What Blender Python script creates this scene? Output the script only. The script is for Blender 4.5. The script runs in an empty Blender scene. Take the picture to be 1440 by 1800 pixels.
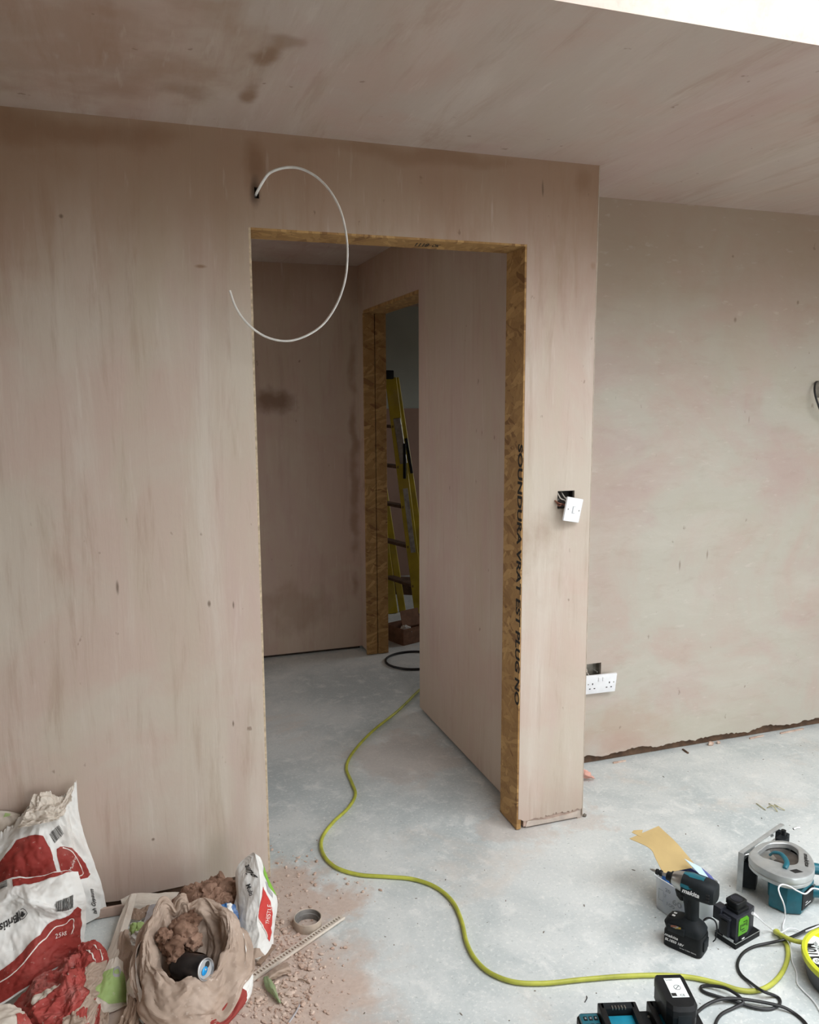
import bpy, bmesh, math, random
import numpy as np
from mathutils import Matrix, Vector, noise as mnoise
R_ = math.radians
scene = bpy.context.scene
COL = scene.collection

# ------------------------------------------------------------------ camera
cam_d = bpy.data.cameras.new('camera'); cam = bpy.data.objects.new('camera', cam_d); COL.objects.link(cam)
cam_d.sensor_fit = 'HORIZONTAL'; cam_d.sensor_width = 36.0; cam_d.lens = 35.6976
cam_d.clip_start = 0.05
cr_, cu_, cf_ = [[0.9462, -0.3235, -0.0045], [0.0496, 0.1312, 0.9901], [0.3197, 0.9371, -0.1402]]
m = Matrix(((cr_[0], cu_[0], -cf_[0], 0.0), (cr_[1], cu_[1], -cf_[1], -2.5462), (cr_[2], cu_[2], -cf_[2], 1.6), (0, 0, 0, 1)))
cam.matrix_world = m
scene.camera = cam

# ------------------------------------------------------------------ exposure, sky and window light
vs = scene.view_settings
vs.view_transform = 'Standard'; vs.look = 'None'; vs.gamma = 1.0; vs.use_curve_mapping = False
vs.exposure = 0.06
scene.cycles.max_bounces = 10; scene.cycles.diffuse_bounces = 7
scene.cycles.use_denoising = True
scene.cycles.sample_clamp_indirect = 6.0
world = bpy.data.worlds.new('overcast_sky'); scene.world = world; world.use_nodes = True
bg = world.node_tree.nodes['Background']; bg.inputs[1].default_value = 6.6
_t = world.node_tree; _tc = _t.nodes.new('ShaderNodeTexCoord'); _sx = _t.nodes.new('ShaderNodeSeparateXYZ'); _mr = _t.nodes.new('ShaderNodeMapRange'); _mx = _t.nodes.new('ShaderNodeMixRGB')
_t.links.new(_tc.outputs['Generated'], _sx.inputs[0]); _t.links.new(_sx.outputs[2], _mr.inputs[0]); _mr.inputs[1].default_value = -0.06; _mr.inputs[2].default_value = 0.06
_t.links.new(_mr.outputs[0], _mx.inputs[0]); _mx.inputs[1].default_value = (0.20, 0.19, 0.17, 1); _mx.inputs[2].default_value = (0.94, 0.97, 1.0, 1)   # ground below the horizon, overcast sky above
_t.links.new(_mx.outputs[0], bg.inputs[0])

H = 2.38                      # ceiling height
ROOF = (0.72, 4.0, -3.1, -0.992)   # opening of the rooflight: x0, x1, y0, y1

def portal(name, loc, rot, sx, sy):
    d = bpy.data.lights.new(name, 'AREA'); d.shape = 'RECTANGLE'; d.size = sx; d.size_y = sy; d.cycles.is_portal = True
    o = bpy.data.objects.new(name, d); COL.objects.link(o); o.location = loc; o.rotation_euler = rot
    return o
portal('rooflight_portal', ((ROOF[0]+ROOF[1])/2, (ROOF[2]+ROOF[3])/2, H+0.5), (0, 0, 0), ROOF[1]-ROOF[0], ROOF[3]-ROOF[2])
portal('side_portal', (4.34, -3.5, 1.05), (0, R_(90), 0), 2.1, 2.3)
portal('rear_portal', (2.2, -6.14, 1.1), (R_(90), 0, 0), 2.0, 2.1)
portal('added_hall_portal', (-0.96, 1.1, 1.4), (0, R_(-90), 0), 1.2, 0.9)  # portal of an unseen window added to brighten the hall
portal('added_far_portal', (4.14, 2.4, 1.55), (0, R_(90), 0), 0.9, 1.0)  # portal of an unseen window added to lift the dark far room

# ------------------------------------------------------------------ materials
def lin(c):
    return tuple((x/12.92 if x <= 0.04045 else ((x+0.055)/1.055)**2.4) for x in c)
def hx(h):
    return lin(tuple(int(h[i:i+2], 16)/255 for i in (0, 2, 4)))

class NM:
    def __init__(s, name, rough=0.8, metal=0.0):
        s.m = bpy.data.materials.new(name); s.m.use_nodes = True
        s.t = s.m.node_tree; s.b = s.t.nodes['Principled BSDF']
        s.b.inputs['Roughness'].default_value = rough; s.b.inputs['Metallic'].default_value = metal
        s.pos_ = None
    def n(s, t, props=None, **inp):
        nd = s.t.nodes.new('ShaderNode'+t)
        for k, v in (props or {}).items(): setattr(nd, k, v)
        for k, v in inp.items():
            k = k.replace('_', ' ')
            sock = nd.inputs[int(k[1:])] if k[0] == 'i' and k[1:].isdigit() else nd.inputs[k]
            s.put(sock, v)
        return nd
    def put(s, sock, v):
        if hasattr(v, 'is_output'): s.t.links.new(v, sock)
        elif isinstance(v, bpy.types.Node): s.t.links.new(v.outputs[0], sock)
        else:
            if hasattr(sock.default_value, '__len__') and len(sock.default_value) == 4 and len(v) == 3: v = tuple(v)+(1,)
            sock.default_value = v
    def pos(s, obj=False):
        if obj: return s.n('TexCoord').outputs['Object']
        return s.n('NewGeometry').outputs['Position']
    def map(s, vec, scale=(1, 1, 1), rot=(0, 0, 0), loc=(0, 0, 0)):
        return s.n('Mapping', Vector=vec, Scale=scale, Rotation=rot, Location=loc).outputs[0]
    def noise(s, vec, scale, detail=5, rough=0.55, dist=0.0):
        return s.n('TexNoise', Vector=vec, Scale=scale, Detail=detail, Roughness=rough, Distortion=dist).outputs[0]
    def rng(s, v, a, b, c=0.0, d=1.0, smooth=True):
        return s.n('MapRange', {'interpolation_type': 'SMOOTHSTEP' if smooth else 'LINEAR'}, Value=v, From_Min=a, From_Max=b, To_Min=c, To_Max=d).outputs[0]
    def mix(s, f, a, b, mode='MIX'):
        return s.n('MixRGB', {'blend_type': mode}, Fac=f, Color1=a, Color2=b).outputs[0]
    def math(s, op, a, b=0.0):
        return s.n('Math', {'operation': op}, i0=a, i1=b).outputs[0]
    def bump(s, h, strength=0.2, dist=0.01):
        nd = s.n('Bump', Height=h, Strength=strength, Distance=dist); s.put(s.b.inputs['Normal'], nd)
    def col(s, c): s.put(s.b.inputs['Base Color'], c)

def plaster(name, A, B, C, damp, stretch=(8, 8, 0.8), rot=(0, 0, 0), seed=0.0, joint=None, dampamt=0.5, stains=(), str_=1.0):
    k = NM(name, 0.72); p = k.map(k.pos(), loc=(seed, seed*0.7, seed*1.3))
    raw = k.pos()
    c = k.mix(k.rng(k.noise(p, 1.9, 6, 0.62, 0.6), 0.40, 0.60), A, B)
    mauve = tuple(x*y for x, y in zip(A, (0.97, 0.93, 0.98))); olive = tuple(x*y for x, y in zip(B, (0.95, 0.95, 0.90)))
    c = k.mix(k.rng(k.noise(k.map(p, tuple(x*0.22+0.4 for x in stretch), rot), 1.3, 5, 0.6, 0.8), 0.50, 0.66, 0, 0.6), c, mauve)
    c = k.mix(k.rng(k.noise(k.map(p, tuple(x*0.3+0.3 for x in stretch), rot, (7, 3, 5)), 1.0, 5, 0.6, 0.8), 0.50, 0.66, 0, 0.6), c, olive)
    st = k.noise(k.map(p, stretch, rot), 1.0, 7, 0.68, 0.4)
    c = k.mix(k.rng(st, 0.46, 0.70, 0, 0.55*str_), c, C)
    st2 = k.noise(k.map(p, tuple(x*2.6 for x in stretch), rot, (3, 8, 1)), 1.0, 5, 0.65, 0.3)
    c = k.mix(k.rng(st2, 0.50, 0.72, 0, 0.30*str_), c, damp)
    c = k.mix(k.rng(k.noise(k.map(p, (1, 1, 0.8)), 1.1, 7, 0.62, 0.8), 0.54, 0.74, 0, dampamt), c, damp)
    if joint:   # damp plaster at the ceiling joint; a deep range paints shade down the wall
        z = k.n('SeparateXYZ', Vector=raw).outputs[joint[0]]
        g = k.rng(k.math('ADD', z, k.math('MULTIPLY', k.noise(k.map(raw, (2.2, 2.2, 1)), 1.0, 6, 0.62), joint[3])), joint[1], joint[2], 0, joint[4])
        c = k.mix(g, c, damp)
    wob = k.n('VectorMath', {'operation': 'SCALE'}, i0=k.n('VectorMath', {'operation': 'SUBTRACT'}, i0=k.n('TexNoise', Vector=raw, Scale=7.0, Detail=6.0).outputs[1], i1=(0.5, 0.5, 0.5)).outputs[0], Scale=1.9).outputs[0]
    for (x, y, z, rx, ry, rz_, amt, cc) in stains:
        d = k.n('VectorMath', {'operation': 'DIVIDE'}, i0=k.n('VectorMath', {'operation': 'SUBTRACT'}, i0=raw, i1=(x, y, z)).outputs[0], i1=(rx, ry, rz_)).outputs[0]
        l = k.n('VectorMath', {'operation': 'LENGTH'}, i0=k.n('VectorMath', {'operation': 'ADD'}, i0=d, i1=wob).outputs[0]).outputs['Value']
        c = k.mix(k.rng(l, 0.25, 1.05, amt, 0), c, cc)
    sp = k.rng(k.noise(k.map(p, (1, 1, 0.6)), 24, 3, 0.5), 0.72, 0.77, 0, 0.55)
    c = k.mix(sp, c, tuple(x*0.55 for x in damp))
    sc = k.noise(k.map(p, tuple(x*6 for x in stretch), rot), 1.0, 3, 0.6)
    c = k.mix(k.rng(sc, 0.62, 0.74, 0, 0.12), c, (0.75, 0.7, 0.65))
    k.col(c)
    k.put(k.b.inputs['Roughness'], k.rng(st, 0.3, 0.7, 0.55, 0.85))
    k.bump(k.math('ADD', k.math('MULTIPLY', st, 0.6), k.noise(p, 4, 5, 0.55)), 0.22, 0.012)
    return k.m

PINK, BEIGE, PALE, BROWN = hx('bda99c'), hx('beb2a4'), hx('cdc4b9'), hx('8a6a50')
DK = hx('7d5c42')
M_wall = plaster('pink_plaster', PINK, BEIGE, PALE, BROWN, seed=1.0, joint=(2, 1.95, 2.62, 0.55, 0.80), stains=[(0.385, 0, 2.27, 0.05, 1, 0.10, 0.7, DK), (0.39, 0, 2.20, 0.022, 1, 0.05, 0.9, hx('4d3a2c')), (-0.6, 0, 2.1, 0.35, 1, 0.5, 0.35, BROWN), (-0.2, 0, 2.33, 0.5, 1, 0.06, 0.6, DK), (0.9, 0, 2.36, 0.5, 1, 0.035, 0.5, DK), (1.5, 0, 2.32, 0.04, 1, 0.06, 0.5, DK), (0.22, 0, 1.985, 0.022, 1, 0.007, 0.7, DK), (1.545, 0, 2.05, 0.012, 1, 0.02, 0.5, BROWN)]+[(q[0], 0, q[2], a_, 1, b_, 0.75, hx('5d4a3a')) for q, a_, b_ in [[(-0.061, 0.0, 1.032), 0.006, 0.028], [(0.205, 0.0, 0.961), 0.007, 0.014], [(0.28, 0.0, 0.951), 0.004, 0.016], [(0.265, 0.0, 0.565), 0.004, 0.014], [(0.001, 0.0, 0.213), 0.007, 0.007], [(1.345, 0.0, 2.286), 0.005, 0.03], [(-0.154, 0.0, 2.104), 0.008, 0.008]]])
M_wall2 = plaster('grey_pink_plaster', hx('b2a297'), hx('b2ada1'), hx('c4c0b6'), hx('947d6a'), (2.5, 2.5, 7), seed=5.0, joint=(2, 1.75, 2.75, 0.6, 0.75), dampamt=0.2, str_=0.5, stains=[(2.0, 0.385, 0.16, 0.25, 1, 0.14, 0.35, hx('a88670')), (1.75, 0.385, 0.10, 0.12, 1, 0.14, 0.4, hx('a88670'))]+[(q[0], 0.385, q[2], a_, 1, b_, 0.6, hx('6a5748')) for q, a_, b_ in [[(2.455, 0.385, 2.184), 0.008, 0.008], [(2.82, 0.385, 2.003), 0.009, 0.012], [(2.487, 0.385, 1.923), 0.01, 0.016], [(2.587, 0.385, 1.496), 0.004, 0.025], [(2.397, 0.385, 0.9), 0.006, 0.03], [(2.254, 0.385, 0.859), 0.006, 0.03]]])  # joint range reaches low, painting shade onto the upper alcove wall
M_hall = plaster('hall_plaster', hx('b59d8e'), hx('b8a695'), hx('c6b7aa'), hx('8a6850'), seed=9.0, joint=(2, 2.20, 2.66, 0.35, 0.7), str_=0.5, dampamt=0.3, stains=[(0.82, 2.3285, 1.60, 0.16, 1, 0.10, 0.75, hx('6d4a33')), (1.30, 2.3285, 1.1, 0.04, 1, 0.9, 0.55, hx('7a553c')), (0.9, 2.3285, 0.3, 0.3, 1, 0.2, 0.3, hx('7a553c'))])
M_ceil = plaster('ceiling_plaster', hx('b49e92'), hx('b3a499'), hx('c4b6ac'), hx('8f6c54'), (5, 0.7, 5), (0, 0, R_(4)), seed=3.0, dampamt=0.35, stains=[(0.341, -0.543, 2.38, 0.045, 0.11, 1, 0.75)+(DK,), (0.371, -0.633, 2.38, 0.07, 0.05, 1, 0.5)+(DK,), (0.336, -0.298, 2.38, 0.035, 0.1, 1, 0.75)+(DK,), (-0.155, -0.505, 2.38, 0.55, 0.55, 1, 0.45)+(hx('8a6448'),), (0.181, -0.268, 2.38, 0.1, 0.08, 1, 0.4)+(DK,)])
M_upstand = NM('white_paint', 0.7); M_upstand.col(M_upstand.mix(M_upstand.noise(M_upstand.pos(), 3), (0.86, 0.86, 0.85), (0.8, 0.8, 0.79))); M_upstand = M_upstand.m

def plain(name, c, rough=0.5, metal=0.0, var=0.12, scale=30, bump=0.0, dust=0.0, dustc=None, coat=0.0):
    k = NM(name, rough, metal); o = k.pos(True)
    n = k.noise(o, scale, 4)
    cc = k.mix(k.rng(n, 0.3, 0.7, 0, 1), tuple(x*(1-var) for x in c), tuple(min(1, x*(1+var)) for x in c))
    if dust: cc = k.mix(k.rng(k.noise(o, scale*0.45, 6, 0.65), 0.45, 0.72, 0, dust), cc, dustc or hx('b9a493'))
    k.col(cc)
    if bump: k.bump(n, bump, 0.002)
    if coat: k.b.inputs['Coat Weight'].default_value = coat
    return k.m

def floor_mat():
    k = NM('dusty_concrete', 0.75); p = k.pos()
    c = k.mix(k.rng(k.noise(p, 2.2, 7, 0.62, 0.4), 0.36, 0.64), hx('b7bfbf'), hx('d2d6d4'))
    c = k.mix(k.rng(k.noise(p, 11, 6, 0.68, 0.5), 0.5, 0.72, 0, 0.75), c, hx('e2e4e1'))
    c = k.mix(k.rng(k.noise(p, 80, 6, 0.7), 0.52, 0.68, 0, 0.55), c, hx('eeeeea'))
    c = k.mix(k.rng(k.noise(k.map(p, loc=(9, 4, 0)), 95, 6, 0.7), 0.54, 0.70, 0, 0.4), c, hx('a3abab'))
    c = k.mix(k.rng(k.noise(p, 70, 3, 0.6), 0.62, 0.74, 0, 0.6), c, hx('98a0a0'))
    c = k.mix(k.rng(k.noise(k.map(p, (1, 1, 1), loc=(4, 2, 0)), 1.7, 6, 0.65, 0.6), 0.56, 0.72, 0, 0.45), c, hx('d6c8bb'))
    nz = k.noise(p, 5.5, 6, 0.65)
    mask = None
    for (x, y, r, a) in ((0.18, -0.55, 0.50, 1.0), (0.40, -0.16, 0.26, 0.95), (-0.3, -0.55, 0.3, 0.8), (1.30, 0.05, 0.17, 0.4), (1.55, 0.0, 0.12, 0.35), (1.1, 0.75, 0.3, 0.35)):
        d = k.n('VectorMath', {'operation': 'DISTANCE'}, i0=p, i1=(x, y, 0)).outputs['Value']
        e = k.rng(k.math('ADD', d, k.math('MULTIPLY', k.math('SUBTRACT', nz, 0.5), 0.55)), r*0.55, r, a, 0)
        mask = e if mask is None else k.math('MAXIMUM', mask, e)
    dust = k.mix(k.noise(p, 60, 4), hx('b09585'), hx('d6c1b2'))
    c = k.mix(k.math('MULTIPLY', mask, 0.85), c, dust)
    k.col(c)
    k.bump(k.noise(p, 55, 6, 0.7), 0.25, 0.004)
    return k.m
M_floor = floor_mat()

def osb(name, ax):
    k = NM(name, 0.7); p = k.pos(); c = None
    cols = [hx('a98350'), hx('8f6a3c'), hx('c09a63'), hx('6f4a26')]
    c = k.mix(k.noise(p, 12, 4), cols[0], cols[1])
    for i, ang in enumerate((18, -35, 62, -74)):
        rot = (R_(ang), 0, 0) if ax == 'x' else (0, R_(ang), 0) if ax == 'y' else (0, 0, R_(ang))
        s = {'x': (6, 60, 13), 'y': (60, 6, 13), 'z': (15, 60, 6)}[ax]
        v = k.n('TexVoronoi', Vector=k.map(k.n('VectorMath', {'operation': 'ADD'}, i0=k.map(p, rot=rot, loc=(i*3.1, i*1.7, i)), i1=k.map(k.n('TexNoise', Vector=p, Scale=8.0).outputs[1], (0.05, 0.05, 0.05))).outputs[0], s), Scale=1.0)
        r = k.n('SeparateXYZ', Vector=v.outputs['Color'])
        c = k.mix(k.rng(r.outputs[0], 0.62, 0.68, 0, 0.8), c, k.mix(r.outputs[1], cols[2] if i % 2 else cols[0], cols[3] if i == 2 else cols[1]))
    c = k.mix(k.rng(k.noise(p, 90, 3), 0.6, 0.75, 0, 0.5), c, hx('5d3d20'))
    k.col(c); k.bump(k.noise(p, 60, 4), 0.3, 0.003)
    return k.m
M_osb = osb('strand_board', 'x'); M_osb_y = osb('strand_board_end', 'y'); M_osb_h = osb('strand_board_head', 'z')
M_osb_edge = plain('strand_board_edge', hx('bba98f'), 0.8, var=0.25, scale=60)
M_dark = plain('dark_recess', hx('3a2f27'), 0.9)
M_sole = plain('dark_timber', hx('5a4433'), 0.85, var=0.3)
M_board = plain('plasterboard_face', hx('b39d90'), 0.85)
M_paperedge = plain('torn_board_paper', hx('c3b6ab'), 0.9, bump=0.2)

# ------------------------------------------------------------------ mesh helpers
def B(): return bmesh.new()
def link(name, me, mat, parent=None):
    o = bpy.data.objects.new(name, me); COL.objects.link(o)
    for mm in (mat if isinstance(mat, (list, tuple)) else [mat]): me.materials.append(mm)
    if parent is not None: o.parent = parent
    return o
def part(name, bm, mat, parent=None, smooth=True, ang=35, M=None, tri=False):
    bmesh.ops.recalc_face_normals(bm, faces=bm.faces)
    me = bpy.data.meshes.new(name)
    if M is not None: bm.transform(M)
    bm.to_mesh(me); bm.free()
    if smooth:
        me.shade_smooth()
        try: me.set_sharp_from_angle(angle=R_(ang))
        except Exception: pass
    return link(name, me, mat, parent)
def thing(name, label, cat, loc=(0, 0, 0), rz=0.0, group=None, rot=None):
    o = bpy.data.objects.new(name, None); COL.objects.link(o); o.empty_display_size = 0.05
    o.location = loc; o.rotation_euler = rot or (0, 0, rz)
    o['label'] = label; o['category'] = cat
    if group: o['group'] = group
    return o
def tag(o, label, cat, group=None):
    o['label'] = label; o['category'] = cat
    if group: o['group'] = group
    return o
def struct(o): o['kind'] = 'structure'; return o
def box(bm, c, s, bev=0.0, M=None, seg=2, taper=None):
    r = bmesh.ops.create_cube(bm, size=1.0); vs_ = r['verts']
    for v in vs_:
        v.co = Vector((v.co.x*s[0], v.co.y*s[1], v.co.z*s[2]))
        if taper and v.co.z > 0: v.co.x *= taper; v.co.y *= taper
        v.co += Vector(c)
    if bev:
        es = list({e for v in vs_ for e in v.link_edges})
        g = bmesh.ops.bevel(bm, geom=es, offset=bev, segments=seg, affect='EDGES', profile=0.6)
        vs_ = list({v for f in g['faces'] for v in f.verts} | {v for v in vs_ if v.is_valid})
    if M is not None: bmesh.ops.transform(bm, matrix=M, verts=vs_)
    return vs_
def ring_loft(bm, rings, cap=True, close=True):
    V = [[bm.verts.new(p) for p in r] for r in rings]; n = len(V[0])
    for a, b in zip(V[:-1], V[1:]):
        for i in range(n if close else n-1):
            j = (i+1) % n
            bm.faces.new((a[i], a[j], b[j], b[i]))
    if cap and close:
        bm.faces.new(list(reversed(V[0]))); bm.faces.new(V[-1])
    return V
def sell(c, a, b, e=2.0, n=20):
    c, a, b = Vector(c), Vector(a), Vector(b); out = []
    for i in range(n):
        t = 2*math.pi*i/n; x, y = math.cos(t), math.sin(t)
        x = math.copysign(abs(x)**(2/e), x); y = math.copysign(abs(y)**(2/e), y)
        out.append(c+a*x+b*y)
    return out
def cyl(bm, p0, p1, r0, r1=None, n=20, cap=True):
    p0, p1 = Vector(p0), Vector(p1); d = (p1-p0).normalized()
    a = d.orthogonal().normalized(); b = d.cross(a); r1 = r0 if r1 is None else r1
    return ring_loft(bm, [sell(p0, a*r0, b*r0, 2, n), sell(p1, a*r1, b*r1, 2, n)], cap)
def lathe(bm, prof, n=40, M=None, cap=False):
    rings = [[Vector((r*math.cos(2*math.pi*i/n), r*math.sin(2*math.pi*i/n), z)) for i in range(n)] for r, z in prof]
    if M is not None: rings = [[M @ v for v in r] for r in rings]
    return ring_loft(bm, rings, cap)
def smooth_path(pts, k=10):
    P = np.array(pts, float); n = len(P)
    Q = np.concatenate([[2*P[0]-P[1]], P, [2*P[-1]-P[-2]]]); out = []
    for i in range(n-1):
        a, b, c, d = Q[i:i+4]
        for t in np.linspace(0, 1, k, endpoint=False):
            out.append(.5*((2*b)+(c-a)*t+(2*a-5*b+4*c-d)*t*t+(3*b-a-3*c+d)*t**3))
    out.append(P[-1]); return out
def tube(bm, pts, r, n=10, k=10, flat=1.0, cap=True):
    P = [Vector(p) for p in (smooth_path(pts, k) if k > 1 else pts)]
    up = Vector((0, 0, 1)); rings = []; a = None
    for i, p in enumerate(P):
        d = (P[min(i+1, len(P)-1)]-P[max(i-1, 0)]).normalized()
        if a is None: a = d.cross(up) if abs(d.z) < 0.95 else d.orthogonal(); a.normalize()
        else:
            a = (a-d*a.dot(d)).normalized()
        b = d.cross(a)
        rr = r[i*(len(r)-1)//max(1, len(P)-1)] if isinstance(r, (list, tuple)) else r
        rings.append(sell(p, a*rr, b*rr*flat, 2, n))
    return ring_loft(bm, rings, cap)
def prism(bm, poly, z0, z1, bev=0.0, M=None):
    bot = [bm.verts.new((x, y, z0)) for x, y in poly]; top = [bm.verts.new((x, y, z1)) for x, y in poly]
    fs = [bm.faces.new(list(reversed(bot))), bm.faces.new(top)]; n = len(poly)
    for i in range(n): fs.append(bm.faces.new((bot[i], bot[(i+1) % n], top[(i+1) % n], top[i])))
    vs_ = bot+top
    if bev:
        es = list({e for f in fs[:2] for e in f.edges})
        g = bmesh.ops.bevel(bm, geom=es, offset=bev, segments=2, affect='EDGES', profile=0.6)
        vs_ = list({v for f in g['faces'] for v in f.verts} | {v for v in vs_ if v.is_valid})
    if M is not None: bmesh.ops.transform(bm, matrix=M, verts=vs_)
def cells(xs, zs, hole, f0, f1):
    """slab of grid cells with true holes; f0/f1 map (a,b) to the two faces"""
    bm = B(); V = {}
    def v(i, j, s):
        if (i, j, s) not in V: V[i, j, s] = bm.verts.new((f1 if s else f0)(xs[i], zs[j]))
        return V[i, j, s]
    nx, nz = len(xs)-1, len(zs)-1
    solid = [[not hole((xs[i]+xs[i+1])/2, (zs[j]+zs[j+1])/2) for j in range(nz)] for i in range(nx)]
    S = lambda i, j: 0 <= i < nx and 0 <= j < nz and solid[i][j]
    for i in range(nx):
        for j in range(nz):
            if not solid[i][j]: continue
            for s in (0, 1): bm.faces.new((v(i, j, s), v(i+1, j, s), v(i+1, j+1, s), v(i, j+1, s)))
            for (di, dj, p, q) in ((-1, 0, (i, j), (i, j+1)), (1, 0, (i+1, j), (i+1, j+1)), (0, -1, (i, j), (i+1, j)), (0, 1, (i, j+1), (i+1, j+1))):
                if not S(i+di, j+dj): bm.faces.new((v(*p, 0), v(*q, 0), v(*q, 1), v(*p, 1)))
    return bm
def inr(a, b, *rects): return any(r[0] < a < r[1] and r[2] < b < r[3] for r in rects)

# ---- writing: outlines of the letters as a flat mesh
_tc = {}
def text2d(s, shear=0.0, bold=0.0, spacing=1.0):
    key = (s, shear, bold, spacing)
    if key in _tc: return _tc[key]
    c = bpy.data.curves.new('lettering', 'FONT'); c.body = s; c.size = 1.0; c.shear = shear; c.offset = bold; c.space_character = spacing; c.resolution_u = 3
    o = bpy.data.objects.new('lettering', c); COL.objects.link(o)
    dg = bpy.context.evaluated_depsgraph_get(); me = bpy.data.meshes.new_from_object(o.evaluated_get(dg))
    vs_ = np.array([v.co[:2] for v in me.vertices]).reshape(-1, 2); fs = [tuple(p.vertices) for p in me.polygons]
    bpy.data.objects.remove(o); bpy.data.meshes.remove(me); bpy.data.curves.remove(c)
    if len(vs_): vs_ = vs_-np.array([vs_[:, 0].min(), 0.0])
    _tc[key] = (vs_, fs); return _tc[key]
def lettering(s, M, width, height, mat, parent, shear=0.0, bold=0.0, name='lettering'):
    """letters in the plane of M (x along the line, y up, z out)"""
    v, f = text2d(s, shear, bold)
    w = v[:, 0].max(); hh = v[:, 1].max()
    bm = B(); V = [bm.verts.new(M @ Vector((x/w*width, y/hh*height, 0))) for x, y in v]
    for q in f:
        try: bm.faces.new([V[i] for i in q])
        except ValueError: pass
    me = bpy.data.meshes.new(name); bm.to_mesh(me); bm.free()
    return link(name, me, mat, parent)
def frame(o, x, y):
    x = Vector(x).normalized(); y = Vector(y); z = x.cross(y).normalized(); y = z.cross(x)
    return Matrix(((x.x, y.x, z.x, o[0]), (x.y, y.y, z.y, o[1]), (x.z, y.z, z.z, o[2]), (0, 0, 0, 1)))

# ---- crumpled paper: control net -> fine grid -> creases
def _cr(P, t):
    n = len(P); Q = np.concatenate([[2*P[0]-P[1]], P, [2*P[-1]-P[-2]]])
    s = np.clip(t, 0, 1)*(n-1); i = np.minimum(s.astype(int), n-2); f = (s-i).reshape((-1,)+(1,)*(P.ndim-1))
    a, b, c, d = Q[i], Q[i+1], Q[i+2], Q[i+3]
    return .5*((2*b)+(c-a)*f+(2*a-5*b+4*c-d)*f**2+(3*b-a-3*c+d)*f**3)
def net(P, nu=70, nv=70, lin=False):
    P = np.array(P, float)
    if lin:
        G = _cr(P, np.linspace(0, 1, nv)); t = np.linspace(0, 1, nu)*(P.shape[1]-1); i = np.minimum(t.astype(int), P.shape[1]-2); f = (t-i)[None, :, None]
        return G[:, i]*(1-f)+G[:, i+1]*f
    G = _cr(P, np.linspace(0, 1, nv))
    return np.transpose(_cr(np.transpose(G, (1, 0, 2)), np.linspace(0, 1, nu)), (1, 0, 2))
def normals(G):
    du = np.gradient(G, axis=1); dv = np.gradient(G, axis=0); n = np.cross(du, dv)
    return n/np.maximum(np.linalg.norm(n, axis=2, keepdims=True), 1e-9)
def facing(G):   # +1 if normals look at the room (towards -y / +z), else -1
    n = normals(G).reshape(-1, 3).mean(0); return 1.0 if (-n[1]+0.6*n[2]) > 0 else -1.0
def crumple(G, amp, seed, freq=3.0, octs=4, edge=1.0, closed=False, decay=0.45):
    rs = np.random.RandomState(seed); nv, nu, _ = G.shape
    u = np.linspace(0, 1, nu)[None, :].repeat(nv, 0); v = np.linspace(0, 1, nv)[:, None].repeat(nu, 1)
    d = np.zeros((nv, nu)); a = amp; f = freq
    for o in range(octs):
        acc = None
        for k in range(5):
            th = rs.uniform(0, math.pi); wu, wv = rs.uniform(-.2, .2, 2)
            if closed:
                c_ = round(f*math.cos(th)*1.4); s_ = f*math.sin(th)
                x = c_*u+s_*v+wu*np.sin(2*np.pi*(round(f*.5+.5)*u)+rs.uniform(0, 6))
            else:
                x = f*(math.cos(th)*u+math.sin(th)*v)+wu*np.sin(f*3.1*v+rs.uniform(0, 6))+wv*np.sin(f*2.7*u+rs.uniform(0, 6))
            x = x+rs.uniform(0, 1); tri = np.abs((x % 1.0)*2-1)*2-1
            acc = tri if acc is None else (np.maximum(acc, tri-.45) if k % 2 else np.minimum(acc, tri+.45))
        d += a*acc; a *= decay; f *= 1.9
    if edge < 1.0:
        w = np.minimum(1, np.minimum(np.minimum(u, 1-u), np.minimum(v, 1-v))*8); d *= edge+(1-edge)*w
    return G+normals(G)*d[..., None]
def grid_bm(bm, G, closed=False, flip=False):
    nv, nu, _ = G.shape; V = [[bm.verts.new(G[j, i]) for i in range(nu)] for j in range(nv)]
    for j in range(nv-1):
        for i in range(nu if closed else nu-1):
            k = (i+1) % nu; q = (V[j][i], V[j][k], V[j+1][k], V[j+1][i])
            bm.faces.new(q[::-1] if flip else q)
    return V
def pillow(name, G, back, mat, parent, p=0.6, seed=0, bamp=0.006):
    """closed sack: front grid + a back that bulges by the vector «back»"""
    nv, nu, _ = G.shape
    u = np.linspace(0, 1, nu)[None, :].repeat(nv, 0); v = np.linspace(0, 1, nv)[:, None].repeat(nu, 1)
    prof = (1-np.abs(2*u-1)**2.6)**p*(1-np.abs(2*v-1)**2.6)**p
    Gb = G+np.array(back)[None, None, :]*prof[..., None]
    bm = B(); grid_bm(bm, G); grid_bm(bm, Gb, flip=True)
    bmesh.ops.remove_doubles(bm, verts=bm.verts, dist=1e-5)
    return part(name, bm, mat, parent, ang=28)
def sheet(name, G, mat, parent, thick=0.0012, closed=False, ang=28):
    n = normals(G)*facing(G); Gb = G-n*thick; bm = B()
    a = grid_bm(bm, G, closed); b = grid_bm(bm, Gb, closed, True); nv, nu = len(a), len(a[0])
    for j in (0, nv-1):
        for i in range(nu if closed else nu-1):
            k = (i+1) % nu; bm.faces.new((a[j][i], a[j][k], b[j][k], b[j][i]))
    if not closed:
        for i in (0, nu-1):
            for j in range(nv-1): bm.faces.new((a[j][i], a[j+1][i], b[j+1][i], b[j][i]))
    return part(name, bm, mat, parent, ang=ang)
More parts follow.
